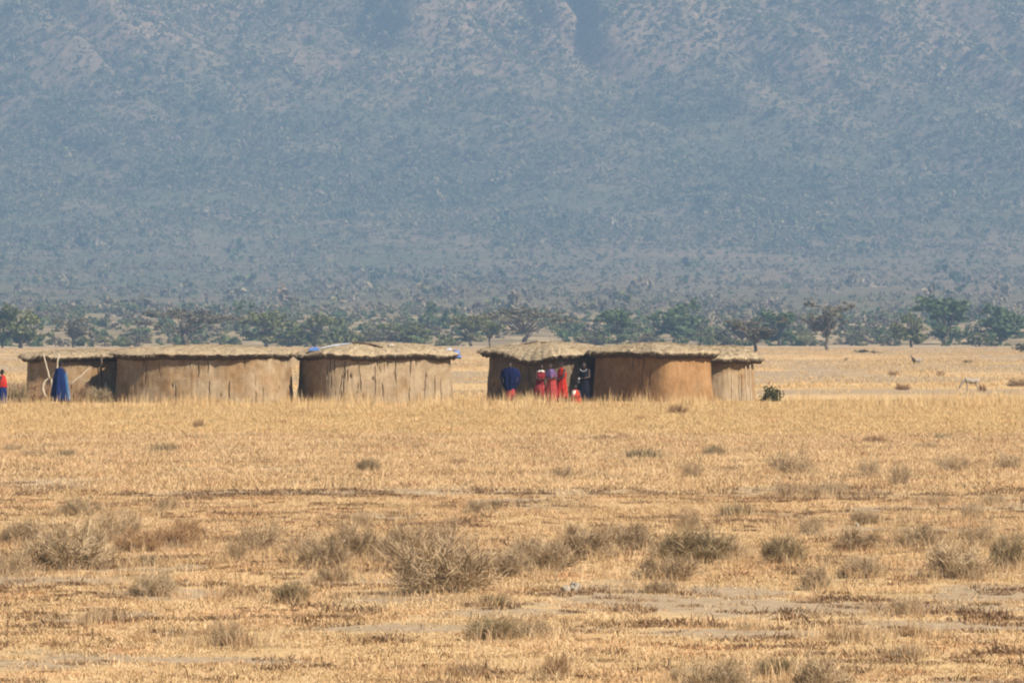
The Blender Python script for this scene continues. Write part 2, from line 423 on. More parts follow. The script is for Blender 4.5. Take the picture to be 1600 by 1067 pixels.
def build_scarp():
    ys = np.concatenate([np.arange(1440, 4400, 26), np.arange(4400, 5700, 4.2), np.arange(5700, 7001, 60)])
    tin = np.linspace(-0.088, 0.088, 240); so = np.linspace(0, 1, 40)[1:] ** 2.2
    ye = ys
    xin = ye[:, None] * tin[None]
    Rr = 0.088 * ye[:, None] * (1 - so) + 5500 * so
    xx = np.concatenate([-Rr[:, ::-1], xin, Rr], 1); yy = np.repeat(ys[:, None], xx.shape[1], 1)
    zz = ez(xx, yy)
    gy, gx = np.gradient(zz)
    slope = np.hypot(gy / np.maximum(1, np.gradient(yy, axis=0)), gx / np.maximum(1, np.gradient(xx, axis=1)))
    rock = 0.12 * sstep(2500, 3600, yy) * (1 - sstep(4500, 4800, yy)) * sstep(-200, 100, xx) + 0.35 * sstep(0.7, 1.3, slope) + 0.22 * sstep(110, 250, zz) - 0.04
    v = np.stack([xx, yy, zz], -1).reshape(-1, 3)
    me = mesh('escarpment', v, grid_faces(*xx.shape), True, {'rock': rock.ravel(), 'straw': (1 - sstep(1900, 3000, yy)).ravel()})
    tag(obj('escarpment', me, M['scarp']), 'steep hazy blue scrub covered escarpment behind the village', 'hill', kind='structure')
build_scarp()

# ================================================================== the haze
def build_haze():
    x0, x1, y0, y1, z0, z1 = -5600, 5600, -420, 7100, -5, 640
    v = [(x, y, z) for z in (z0, z1) for y in (y0, y1) for x in (x0, x1)]
    f = [(0, 2, 3, 1), (4, 5, 7, 6), (0, 1, 5, 4), (2, 6, 7, 3), (0, 4, 6, 2), (1, 3, 7, 5)]
    me = mesh('haze', v, f)
    m = bpy.data.materials.new('haze_air'); m.use_nodes = True
    nt = m.node_tree; nt.nodes.clear()
    out = nt.nodes.new('ShaderNodeOutputMaterial'); pv = nt.nodes.new('ShaderNodeVolumePrincipled')
    pv.inputs['Color'].default_value = (*HAZE_COLOR, 1); pv.inputs['Density'].default_value = HAZE_DENSITY
    nt.links.new(pv.outputs[0], out.inputs['Volume'])
    try: m.cycles.homogeneous_volume = True
    except Exception: pass
    tag(obj('haze', me, m), 'pale blue dry season haze in the air', 'haze', kind='stuff')
build_haze()

# ================================================================== scatter of what nobody can count
def scatter(name, pts, rot, scl, idx, sources, label, cat):
    col = bpy.data.collections.new(name + '_sources')
    for k, (me, m) in enumerate(sources):
        o = bpy.data.objects.new('%s_source_%02d' % (name, k), me)
        if not me.materials: me.materials.append(m)
        col.objects.link(o)
    me = bpy.data.meshes.new(name)
    me.vertices.add(len(pts)); me.vertices.foreach_set('co', np.asarray(pts, np.float32).ravel())
    a = me.attributes.new('rot', 'FLOAT_VECTOR', 'POINT'); a.data.foreach_set('vector', np.asarray(rot, np.float32).ravel())
    a = me.attributes.new('scl', 'FLOAT_VECTOR', 'POINT'); a.data.foreach_set('vector', np.asarray(scl, np.float32).ravel())
    a = me.attributes.new('idx', 'INT', 'POINT'); a.data.foreach_set('value', np.asarray(idx, np.int32))
    ng = bpy.data.node_groups.new(name + '_scatter', 'GeometryNodeTree')
    ng.interface.new_socket('Geometry', in_out='INPUT', socket_type='NodeSocketGeometry')
    ng.interface.new_socket('Geometry', in_out='OUTPUT', socket_type='NodeSocketGeometry')
    gi = ng.nodes.new('NodeGroupInput'); go = ng.nodes.new('NodeGroupOutput')
    ci = ng.nodes.new('GeometryNodeCollectionInfo'); ci.inputs[0].default_value = col
    ci.inputs['Separate Children'].default_value = True; ci.inputs['Reset Children'].default_value = True
    ip = ng.nodes.new('GeometryNodeInstanceOnPoints'); ip.inputs['Pick Instance'].default_value = True
    def na(n, t):
        q = ng.nodes.new('GeometryNodeInputNamedAttribute'); q.data_type = t; q.inputs[0].default_value = n; return q.outputs[0]
    ng.links.new(gi.outputs[0], ip.inputs['Points']); ng.links.new(ci.outputs[0], ip.inputs['Instance'])
    ng.links.new(na('idx', 'INT'), ip.inputs['Instance Index'])
    er = ng.nodes.new('FunctionNodeEulerToRotation'); ng.links.new(na('rot', 'FLOAT_VECTOR'), er.inputs[0])
    ng.links.new(er.outputs[0], ip.inputs['Rotation']); ng.links.new(na('scl', 'FLOAT_VECTOR'), ip.inputs['Scale'])
    ng.links.new(ip.outputs[0], go.inputs[0])
    o = obj(name, me)
    md = o.modifiers.new('scatter', 'NODES'); md.node_group = ng
    return tag(o, label, cat, kind='stuff')

def blades(n, rad, h0, h1, w, lean, seed, tone0=0.0, tone1=1.0, flat=0.0):
    """a clump of n narrow two-segment blades"""
    g = np.random.default_rng(seed)
    a = g.uniform(0, 2 * math.pi, n); r = rad * np.sqrt(g.uniform(0, 1, n))
    bx, by = r * np.cos(a), r * np.sin(a)
    h = g.uniform(h0, h1, n); la = g.uniform(0, 2 * math.pi, n); ll = g.uniform(0.1, 1, n) * lean * h
    fl = g.uniform(0, 1, n) < flat
    ll = np.where(fl, h * 1.1, ll); hz = np.where(fl, h * 0.15 + 0.01, h)
    wa = g.uniform(0, math.pi, n); wx, wy = np.cos(wa) * w / 2, np.sin(wa) * w / 2
    tx, ty = np.cos(la) * ll, np.sin(la) * ll
    z0 = -0.02
    V = np.stack([
        np.stack([bx - wx, by - wy, np.full(n, z0)], -1), np.stack([bx + wx, by + wy, np.full(n, z0)], -1),
        np.stack([bx + wx * .8 + tx * .4, by + wy * .8 + ty * .4, hz * .6], -1), np.stack([bx - wx * .8 + tx * .4, by - wy * .8 + ty * .4, hz * .6], -1),
        np.stack([bx + tx, by + ty, hz], -1)], 1)
    b = np.arange(n)[:, None] * 5
    f = [tuple(q) for q in (b + np.array([0, 1, 2, 3]))] + [tuple(q) for q in (b + np.array([3, 2, 4]))]
    t = np.repeat(g.uniform(tone0, tone1, n), 5)
    return mesh('blades', V.reshape(-1, 3), [tuple(int(x) for x in q) for q in f], False, {'tone': t})

def field_points(d0, d1, dens, wide=0.082):
    """random ground points in the wedge the lens takes in, even per square metre"""
    n = int(dens * wide * (d1 * d1 - d0 * d0))
    d = np.sqrt(rng.uniform(d0 * d0, d1 * d1, n)); x = d * rng.uniform(-wide, wide, n)
    return x, d
def place(name, x, y, keep, smin, smax, sources, label, cat, zs=(0.8, 1.25), sunk=0.0, zf=gz):
    x, y = x[keep], y[keep]; n = len(x)
    s = rng.uniform(smin, smax, n)
    pts = np.stack([x, y, zf(x, y) - sunk], -1)
    rot = np.stack([rng.normal(0, 0.06, n), rng.normal(0, 0.06, n), rng.uniform(0, 6.283, n)], -1)
    scl = np.stack([s, s, s * rng.uniform(zs[0], zs[1], n)], -1)
    return scatter(name, pts, rot, scl, rng.integers(0, len(sources), n), sources, label, cat)

# short cropped grass of the near field
x, y = field_points(46, 135, 60)
k = rng.uniform(0, 1, len(x)) < np.clip(1.05 - 1.05 * bare(x, y), 0.05, 1) * (0.35 + 0.65 * sstep(0.35, 0.6, fbm(x / 0.9, y / 1.6, 3, 81)))
place('short_grass', x, y, k, 0.6, 1.25, [(blades(24, 0.15, 0.012, 0.06, 0.008, 1.6, 100 + q, flat=0.85), M['straw']) for q in range(6)],
      'short trampled straw grass of the foreground', 'grass')
x, y = field_points(130, 230, 17)
k = rng.uniform(0, 1, len(x)) < np.clip(1.05 - 1.0 * bare(x, y), 0.08, 1)
place('field_grass', x, y, k, 0.7, 1.3, [(blades(60, 0.38, 0.025, 0.10, 0.009, 1.4, 130 + q, 0.05, 1.0, flat=0.75), M['straw']) for q in range(6)],
      'short straw grass of the middle field', 'grass')
x, y = field_points(206, 300, 8)
tall = 0.42 + 0.35 * sstep(220, 250, y) * (1 - 0.9 * sstep(256, 274, y)) * (0.6 + 0.6 * fbm(x / 3.0, y / 8.0, 3, 85))
n = len(x); s = rng.uniform(0.75, 1.2, n)
scatter('tall_grass', np.stack([x, y, gz(x, y)], -1), np.stack([rng.normal(0, .05, n), rng.normal(0, .05, n), rng.uniform(0, 6.28, n)], -1),
        np.stack([s, s, s * tall * 0.95], -1), rng.integers(0, 6, n),
        [(blades(52, 0.45, 0.10, 0.34, 0.017, 0.55, 160 + q, 0.2, 1.0), M['straw_tall']) for q in range(6)],
        'knee high straw grass standing before the huts', 'grass')
x, y = field_points(262, 288.5, 3.0)
k = rng.uniform(0, 1, len(x)) < 0.05 + 0.95 * sstep(0.45, 0.62, fbm(x / 1.4, y / 5.0, 3, 87))
place('wispy_grass', x, y, k, 0.7, 1.3, [(blades(18, 0.30, 0.20, 0.52, 0.013, 0.4, 175 + q, 0.3, 1.0), M['straw_tall']) for q in range(6)],
      'thin tall stalks of straw rising against the hut walls', 'grass', zs=(0.45, 1.4))
x, y = field_points(300, 1250, 0.09)
k = rng.uniform(0, 1, len(x)) < 0.3 + 0.7 * sstep(0.4, 0.6, fbm(x / 14.0, y / 60.0, 3, 88))
place('far_grass', x, y, k, 0.7, 1.5, [(blades(70, 1.6, 0.03, 0.13, 0.03, 1.2, 190 + q, 0.05, 1.0, flat=.5), M['straw_tall']) for q in range(4)],
      'straw grass of the plain beyond the huts', 'grass')
# dark dead litter lying in streaks
x, y = field_points(46, 210, 4.0)
x = np.concatenate([x, rng.uniform(-11, 11, 500)]); y = np.concatenate([y, np.zeros(500)])
y[-500:] = rut(x[-500:]) + rng.choice([-0.9, 0.6], 500) + rng.normal(0, .35, 500)
k = rng.uniform(0, 1, len(x)) < np.where(np.arange(len(x)) >= len(x) - 500, 0.9 * sstep(0.4, 0.6, fbm(x / 1.5, y * 0 + 2, 3, 96)), 0) + 0.05 + 0.95 * sstep(0.55, 0.66, fbm(x / 0.9, y / 1.8, 3, 95))
place('dead_litter', x, y, k, 0.5, 1.3, [(blades(80, 0.22, 0.02, 0.10, 0.012, 2.2, 220 + q, 0, 1, flat=0.93), M['litter']) for q in range(5)],
      'dark dead grass litter and dung bits lying in streaks', 'litter', sunk=-0.012)

# ------------------------------------------------------------------ scrub and forest on the slopes
def leaf_blob(n, rx, rz, size, seed, z0=0.0, shape=1.0, flat=0.4):
    """n small leaf faces spread through a lumpy volume, in clumps"""
    g = np.random.default_rng(seed)
    nc = max(5, n // 22)
    cc = g.normal(0, 1, (nc, 3)); cc /= np.linalg.norm(cc, axis=1)[:, None]
    cc *= g.uniform(0.35, 1.0, nc)[:, None] ** 0.6
    cr = g.uniform(0.22, 0.42, nc); ct = g.uniform(-0.22, 0.22, nc)
    ci = g.integers(0, nc, n)
    p = cc[ci] + g.normal(0, 1, (n, 3)) * (cr[ci] * 0.5)[:, None]
    p = p * np.array([rx, rx, rz]); p[:, 2] = np.maximum(p[:, 2], -rz * flat) + rz * flat + z0
    a = g.normal(0, 1, (n, 3)); a /= np.linalg.norm(a, axis=1)[:, None]
    b = np.cross(a, g.normal(0, 1, (n, 3))); b /= np.linalg.norm(b, axis=1)[:, None]
    s = size * g.uniform(0.6, 1.4, n)[:, None]
    V = np.stack([p - a * s, p + b * s * 0.55, p + a * s, p - b * s * 0.55], 1).reshape(-1, 3)
    f = np.arange(n * 4).reshape(-1, 4)
    t = np.repeat(np.clip(0.5 + ct[ci] + g.normal(0, 0.12, n), 0, 1), 4)
    return V, f, t
def blob_mesh(*a, **k):
    V, f, t = leaf_blob(*a, **k)
    return mesh('leaves', V, f, False, {'tone': t})
src = [(blob_mesh(110, 1.0, 0.75, 0.26, 300 + q), M['forest']) for q in range(6)] + [(blob_mesh(110, 1.0, 0.75, 0.24, 310 + q), M['dry_scrub']) for q in range(4)]
def hill_points(d0, d1, dens, wide=0.078):
    return field_points(d0, d1, dens, wide)
x1_, y1_ = hill_points(3500, 5480, 0.19)
k1 = rng.uniform(0, 1, len(x1_)) < (0.32 + 0.68 * sstep(0.36, 0.6, fbm(x1_ / 45.0, y1_ / 45.0, 3, 401))) * (0.03 + 0.97 * sstep(4250, 4950, y1_ + 500 * (fbm(x1_ / 90.0, y1_ / 220.0, 3, 409) - 0.5)))
x2_, y2_ = hill_points(2300, 4700, 0.020)
k2 = rng.uniform(0, 1, len(x2_)) < (0.10 + 0.75 * sstep(0.38, 0.6, fbm(x2_ / 60.0, y2_ / 200.0, 3, 403))) * (0.35 + 0.45 * sstep(0.02, -0.04, x2_ / y2_))
x = np.concatenate([x1_[k1], x2_[k2]]); y = np.concatenate([y1_[k1], y2_[k2]])
n = len(x); s = np.exp(rng.normal(0.25, 0.42, n)) * np.where(rng.uniform(0, 1, n) < 0.03, 2.4, 1.0)
s = np.clip(s, 0.6, 6.5)
scatter('hillside_scrub', np.stack([x, y, ez(x, y) - 0.1 * s], -1), np.stack([np.zeros(n), np.zeros(n), rng.uniform(0, 6.28, n)], -1),
        np.stack([s, s, s * rng.uniform(0.8, 1.4, n)], -1), np.where(rng.uniform(0, 1, n) < np.where(np.arange(n) < int(k1.sum()), 0.15, 0.5 + 0.35 * sstep(-0.04, 0.03, x / y)), rng.integers(6, 10, n), rng.integers(0, 6, n)), src, 'dense dry scrub and trees clothing the escarpment', 'scrub')
def lowz(x, y):
    return np.where(y < 1490, gz(x, y), ez(x, y))
x, y = field_points(1420, 2500, 0.0055, 0.078)
k = rng.uniform(0, 1, len(x)) < 0.25 + 0.75 * sstep(0.40, 0.54, fbm(x / 30.0, y / 90.0, 3, 405))
src2 = [(blob_mesh(150, 1.0, 0.7, 0.22, 320 + q), m) for q, m in enumerate((M['leaf_green'], M['leaf_olive'], M['leaf_grey'], M['dry_scrub'], M['leaf_olive']))]
place('foothill_scrub', x, y, k, 0.9, 2.5, src2, 'low grey green thorn scrub behind the line of trees', 'scrub', zs=(0.7, 1.2), sunk=0.15, zf=lowz)

# ================================================================== huts
def superfoot(th, a, b, n):
    c, s = np.cos(th), np.sin(th)
    r = (np.abs(c / (a / 2)) ** n + np.abs(s / (b / 2)) ** n) ** (-1 / n)
    return r * c, r * s
def uniform_foot(N, a, b, n):
    th = np.linspace(0, 2 * math.pi, 4000); x, y = superfoot(th, a, b, n)
    L = np.concatenate([[0], np.cumsum(np.hypot(np.diff(x), np.diff(y)))])
    t = np.interp(np.linspace(0, L[-1], N, endpoint=False), L, th)
    return t, L[-1]
def make_wall(a, b, n, h, seed, ncr, rib=1.0, NU=1250, NV=34):
    th, per = uniform_foot(NU, a, b, n)
    g = np.random.default_rng(seed)
    x, y = superfoot(th, a, b, n)
    tx, ty = np.roll(x, -1) - np.roll(x, 1), np.roll(y, -1) - np.roll(y, 1)
    l = np.hypot(tx, ty); nx, ny = ty / l, -tx / l
    s = np.arange(NU) / NU * per
    v = np.linspace(-0.12, h, NV)
    S, Vv = np.meshgrid(s, v); hh = np.clip(Vv / h, 0, 1)
    # upright sticks under the plaster, patches where the plaster has fallen, splayed foot
    wrap = np.cos(S / per * 2 * math.pi) * 3, np.sin(S / per * 2 * math.pi) * 3
    off = rib * 0.030 * (vn(S / 0.11, Vv / 0.9 + 5, seed) - 0.5) + 0.05 * (fbm(S / 0.6, Vv / 0.5, 3, seed + 3) - 0.5)
    off += 0.12 * (vn(wrap[0] + 9, wrap[1] + 9, seed + 5) - 0.5)
    off += 0.13 * (1 - hh) ** 2
    crack = np.zeros_like(S)
    for q in range(ncr):
        c0 = g.uniform(0, per); z0 = g.uniform(-0.1, 0.75) * h; z1 = z0 + g.uniform(0.15, 0.65) * h
        w = g.uniform(0.008, 0.017); line = c0 + 0.09 * (fbm(Vv / 0.22, np.full_like(Vv, q * 3.7), 3, seed + 40) - 0.5) + g.normal(0, .05) * (Vv - z0)
        dd = np.abs(((S - line + per / 2) % per) - per / 2)
        ww = w * np.clip(np.minimum(Vv - z0, z1 - Vv) / 0.12, 0, 1) + 1e-4
        crack = np.maximum(crack, np.exp(-(dd / ww) ** 2) * ((Vv > z0) & (Vv < z1)))
    for q in range(ncr // 3):                     # holes where a lump of plaster is gone
        c0 = g.uniform(0, per); z0 = g.uniform(0.05, 0.6) * h; r = g.uniform(0.02, 0.05)
        dd = np.hypot(((S - c0 + per / 2) % per) - per / 2, (Vv - z0) * 0.6)
        crack = np.maximum(crack, np.exp(-(dd / r) ** 4) * 0.9)
    off -= 0.07 * crack
    P = np.stack([x[None] + nx * off, y[None] + ny * off, Vv], -1).reshape(-1, 3)
    return mesh('wall', P, grid_faces(NV, NU, True), True, {'crack': np.clip(crack, 0, 1).ravel() * 0.85})
def make_roof(a, b, n, zb, th_edge, rise, over, seed, droop=None, lump=0.09, NU=300, NR=26):
    A, B = a + 2 * over, b + 2 * over
    th, per = uniform_foot(NU, A, B, n)
    x, y = superfoot(th, A, B, n)
    e = 1 + 0.09 * (fbm(np.cos(th) * 2.4 + 7, np.sin(th) * 2.4 + 7, 4, seed) - 0.5) + 0.035 * (vn(np.arange(NU) / 2.2, np.full(NU, .5), seed + 1) - 0.5)
    x, y = x * e, y * e
    dr = droop(x, y) if droop else np.zeros(NU)
    dr = dr + 0.16 * (fbm(np.cos(th) * 2 + 3, np.sin(th) * 2 + 3, 3, seed + 7) - 0.5) + 0.09 * (vn(np.arange(NU) / 3.0, np.full(NU, 2.5), seed + 2) - 0.5)
    rows = []
    def row(r, z): rows.append(np.stack([x * r, y * r, z], -1))
    rr = np.concatenate([[0.02], np.linspace(0.08, 0.93, NR - 4), [0.965, 0.985, 0.995]])
    for r in rr:
        lum = lump * (fbm(x * r / 0.9 + 20, y * r / 0.9 + 20, 4, seed + 11) - 0.45)
        z = zb + th_edge + rise * (1 - r ** 2.6) + lum + dr * r ** 3 - 0.03 * sstep(0.96, 1, r)
        row(r, z)
    row(1.0, zb + th_edge * 0.82 + dr)
    row(0.965, zb + th_edge * 0.45 + dr)
    row(0.925, zb + dr)
    for r in (0.87, 0.75, 0.4, 0.02): row(r, np.full(NU, zb + 0.05) + dr * r ** 3)
    V = np.concatenate(rows)
    me = mesh('roof', V, grid_faces(len(rows), NU, True), True)
    me.materials.append(M['roof']); me.materials.append(M['roof_eave_shade'])
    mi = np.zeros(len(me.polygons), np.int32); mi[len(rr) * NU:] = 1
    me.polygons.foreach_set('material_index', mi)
    # loose straw: a fringe over the edge and wisps lying on top
    g = np.random.default_rng(seed + 60); m = MB()
    nb = 900; i = g.integers(0, NU, nb)
    ex = np.stack([x[i], y[i], zb + th_edge * g.uniform(0.65, 1.0, nb) + dr[i]], -1)
    od = np.stack([x[i], y[i]], -1); od /= np.linalg.norm(od, axis=1)[:, None]
    ln = g.uniform(0.05, 0.16, nb); dz = g.uniform(-0.7, 0.35, nb) * ln
    tip = ex + np.stack([od[:, 0] * ln * .5, od[:, 1] * ln * .5, dz], -1) + g.normal(0, .04, (nb, 3))
    nt_ = 2600; r = np.sqrt(g.uniform(0, 0.92, nt_)); j = g.integers(0, NU, nt_)
    lum = lump * (fbm(x[j] * r / 0.9 + 20, y[j] * r / 0.9 + 20, 4, seed + 11) - 0.45)
    p0 = np.stack([x[j] * r, y[j] * r, zb + th_edge + rise * (1 - r ** 2.6) + lum + dr[j] * r ** 3 - 0.01], -1)
    p1 = p0 + np.stack([g.normal(0, .16, nt_), g.normal(0, .16, nt_), np.abs(g.normal(0, .035, nt_)) + .012], -1)
    P0 = np.concatenate([ex, p0]); P1 = np.concatenate([tip, p1]); nn = len(P0)
    sd = np.cross(P1 - P0, g.normal(0, 1, (nn, 3))); sd /= np.linalg.norm(sd, axis=1)[:, None] + 1e-9; sd *= 0.011
    Vb = np.stack([P0 - sd, P0 + sd, P1], 1).reshape(-1, 3)
    fb = np.arange(nn * 3).reshape(-1, 3)
    mb = mesh('loose_straw', Vb, fb, False, {'tone': np.repeat(g.uniform(0.1, 1, nn), 3)})
    return me, mb
def hut(name, px, d, a, b, alpha, n, wall_m, seed, label, wall_h=2.02, zb=1.9, edge=0.17, rise=0.30, over=0.36, ncr=26, droop=None, lump=0.17, rib=1.0):
    cx = X(px, d)
    e = bpy.data.objects.new(name, None); C.objects.link(e)
    zg = float(gz(cx, d))
    e.location = (cx, d, zg); e.rotation_euler = (0, 0, -R(alpha))
    tag(e, label, 'hut', 'mud huts of the village')
    w = obj('wall', make_wall(a, b, n, wall_h, seed, ncr, rib), wall_m, e)
    rf, st = make_roof(a, b, n, zb, edge, rise, over, seed, droop, lump)
    ro = obj('roof', rf, M['roof'], e)
    s = obj('loose_straw', st, M['thatch'], ro); s['kind'] = 'stuff'
    return e
hA = hut('mud_hut', 132, 291.9, 4.0, 4.0, 70, 5, M['mud_tan'], 501, 'broken mud hut with pale forked poles under its eave beside a brush pile', 1.86, 1.68, 0.22, 0.24, 0.36, 30)
hB = hut('mud_hut', 319, 288.6, 6.75, 5.6, 0, 2.7, M['mud_tan'], 502, 'widest round mud hut, tan wall turning pale grey with upright cracks', zb=1.78, edge=.25, rise=0.30, over=0.30, ncr=46, rib=0.7)
hC = hut('mud_hut', 586, 289.4, 3.95, 5.5, 66, 5, M['mud_grey'], 503, 'pale grey cracked mud hut with plastic bags caught on its roof edge', zb=1.78, edge=.24, rise=0.44, over=0.28, ncr=60, rib=0.8)
def droopD(x, y):
    return -0.30 * np.exp(-((x - 1.2) / 1.3) ** 2) * (y < 0)
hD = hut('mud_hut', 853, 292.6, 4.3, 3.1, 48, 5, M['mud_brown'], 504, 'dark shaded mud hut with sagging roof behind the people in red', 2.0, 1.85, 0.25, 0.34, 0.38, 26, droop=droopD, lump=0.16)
hE = hut('mud_hut', 1020, 290.0, 4.2, 3.1, 45, 5.5, M['mud_orange'], 505, 'orange mud hut with one wall in deep shadow and an uneven thick roof', zb=1.82, edge=.25, rise=0.32, over=0.30, ncr=7, rib=0.35)
hF = hut('mud_hut', 1117, 295.2, 2.75, 3.0, 30, 3.2, M['mud_tan'], 506, 'small mud hut mostly hidden behind the orange hut, thin pole at its corner', 1.72, 1.58, 0.22, 0.50, 0.36, 22)
def part_pole(name, parent, pts, rad, m):
    """pts in world space; made a child of a hut"""
    mb = MB(); mb.tube(pts, rad, 7)
    me = mb.mesh(name, True)
    o = obj(name, me, m)
    bpy.context.view_layer.update()
    o.parent = parent; o.matrix_parent_inverse = parent.matrix_world.inverted()
    return o
def W(px, py, d):
    return np.array([X(px, d), d, Z(py, d)])
def wob(p, q, k=7, amp=0.05, seed=0):
    g = np.random.default_rng(seed); t = np.linspace(0, 1, k)[:, None]
    return np.asarray(p) * (1 - t) + np.asarray(q) * t + np.cumsum(g.normal(0, amp / 2, (k, 3)), 0) * np.array([1, 0.3, 0.1])
bpy.context.view_layer.update()
part_pole('pole', hA, wob(W(68, 552, 289.2), W(79, 592, 288.8), 8, .03, 1), np.linspace(.028, .035, 8), M['pale_wood'])
part_pole('pole', hA, wob(W(92, 552, 289.0), W(88, 634, 288.7), 8, .03, 2), np.linspace(.035, .045, 8), M['pale_wood'])
part_pole('pole', hA, wob(W(79, 592, 288.8), W(83, 634, 288.6), 6, .03, 3), np.linspace(.035, .045, 6), M['pale_wood'])
part_pole('pole', hA, wob(W(159, 555, 288.8), W(157, 634, 288.4), 8, .05, 4), np.linspace(.045, .06, 8), M['dark_wood'])
part_pole('pole', hA, wob(W(140, 575, 288.6), W(112, 600, 288.2), 8, .04, 5), np.linspace(.02, .03, 8), M['pale_wood'])
part_pole('pole', hA, wob(W(165, 597, 288.4), W(166, 634, 288.2), 6, .02, 6), np.linspace(.04, .05, 6), M['pale_wood'])
part_pole('pole', hF, wob(W(1172, 570, 294.0), W(1174, 632, 293.8), 7, .02, 7), np.linspace(.022, .03, 7), M['pale_wood'])
part_pole('pole', hF, wob(W(1166, 572, 293.9), W(1168, 632, 293.7), 7, .02, 8), np.linspace(.018, .025, 7), M['pale_wood'])

# things lying on the roofs
from mathutils.bvhtree import BVHTree
from mathutils import Matrix
def roof_z(h, x, y):
    """height of a hut's roof over a ground point; past the edge the nearest roof point counts"""
    ro = [c for c in h.children if c.name.startswith('roof')][0]
    mw = Matrix.Translation(h.location) @ h.rotation_euler.to_matrix().to_4x4()
    if h.name not in ROOF_BVH: ROOF_BVH[h.name] = BVHTree.FromPolygons([tuple(mw @ v.co) for v in ro.data.vertices], [tuple(p.vertices) for p in ro.data.polygons])
    hit = ROOF_BVH[h.name].ray_cast(Vector((x, y, 6)), Vector((0, 0, -1)))
    if hit[0] is None: hit = ROOF_BVH[h.name].find_nearest(Vector((x, y, 2.0)))
    return hit[0].z
ROOF_BVH = {}
def on_roof(h, pts, lift):
    return [np.array([q[0], q[1], roof_z(h, q[0], q[1]) + lift]) for q in pts]
def stick(name, pts, rad, m, label, cat='pole', group=None):
    mb = MB(); mb.tube(pts, rad, 7)
    c = np.asarray(pts).mean(0)
    me = mb.mesh(name, True)
    v = np.empty(len(me.vertices) * 3, np.float32); me.vertices.foreach_get('co', v); v = v.reshape(-1, 3) - c; me.vertices.foreach_set('co', v.ravel()); me.update()
    return tag(obj(name, me, m, loc=tuple(c)), label, cat, group)
stick('roof_pole', on_roof(hC, [W(534, 536, 288.3), W(545, 533, 288.2), W(560, 532, 288.2), W(578, 534, 288.0), W(590, 538, 287.8), W(598, 540, 287.7)], .035),
      [0.03, .045, .05, .05, .045, .03], M['dark_wood'], 'dark bent pole lying on the pale grey hut roof')
def crumple(name, w, d_, h, seed, m, loc, rz, label, cat, N=22):
    g = np.linspace(-1, 1, N); U, V_ = np.meshgrid(g, g)
    top = h * (0.4 + 1.1 * fbm(U * 2.2 + seed, V_ * 2.2, 4, seed)) * (1 - 0.8 * np.maximum(np.abs(U), np.abs(V_)) ** 3)
    jx = 0.18 * (fbm(U * 2 + 4, V_ * 2 + seed, 3, seed + 1) - .5); jy = 0.18 * (fbm(U * 2 + 9, V_ * 2 + seed, 3, seed + 2) - .5)
    P1 = np.stack([(U + jx) * w / 2, (V_ + jy) * d_ / 2, top], -1).reshape(-1, 3)
    P2 = P1 * np.array([0.96, 0.96, 1]) - np.array([0, 0, h * 0.3])
    f1 = grid_faces(N, N); f2 = f1[:, ::-1] + N * N
    b = list(range(N)) + [N * r + N - 1 for r in range(1, N)] + [N * (N - 1) + c for c in range(N - 2, -1, -1)] + [N * r for r in range(N - 2, 0, -1)]
    fb = np.array([[b[i], b[(i + 1) % len(b)], b[(i + 1) % len(b)] + N * N, b[i] + N * N] for i in range(len(b))])[:, ::-1]
    me = mesh(name, np.concatenate([P1, P2]), np.concatenate([f1, f2, fb]), False)
    return tag(obj(name, me, m, loc=loc, rz=rz), label, cat)
def rest(px, d, h, sink):
    x = X(px, d); return (x, d, roof_z(h, x, d) - sink)
crumple('plastic_bag', 0.30, 0.26, 0.30, 3, M['plastic_blue'], rest(713, 288.9, hC, .22), 0.4, 'blue plastic bag snagged on the corner of the pale grey hut roof', 'plastic bag')
crumple('plastic_scrap', 0.22, 0.2, 0.10, 5, M['plastic_white'], rest(702, 288.9, hC, .0), 0.1, 'small white plastic scrap above the snagged blue bag', 'plastic scrap')
crumple('plastic_bag', 0.5, 0.34, 0.15, 8, M['plastic_blue'], rest(492, 288.4, hC, .02), -0.2, 'crumpled blue plastic bundle on the shaded end of a hut roof', 'plastic bag')
crumple('plastic_sheet', 1.3, 0.3, 0.06, 11, M['plastic_white'], rest(525, 287.9, hC, .0), 0.0, 'long strip of pale plastic sheet along a hut roof edge', 'plastic sheet').rotation_euler = (0, -R(9), 0)
crumple('roof_stone', 0.26, 0.24, 0.14, 14, M['stone'], rest(611, 288.2, hC, .01), 0.3, 'pale stone holding down the roof beside the bent pole', 'stone')
for k, (a, c, dd) in enumerate(((806, 822, 0), (820, 842, .3), (838, 858, .1), (846, 853, .5), (795, 812, .2))):
    q = wob(W(a, 536, 292.4 - dd), W(c, 536, 292.2), 5, .02, 50 + k)
    stick('roof_stick', on_roof(hD, q, .03), [.03, .035, .03, .03, .02], M['dark_wood' if k % 2 else 'pale_wood'],
          ('dark' if k % 2 else 'pale') + ' short stick lying on the sagging roof of the shaded hut', 'stick', 'sticks on the sagging roof')

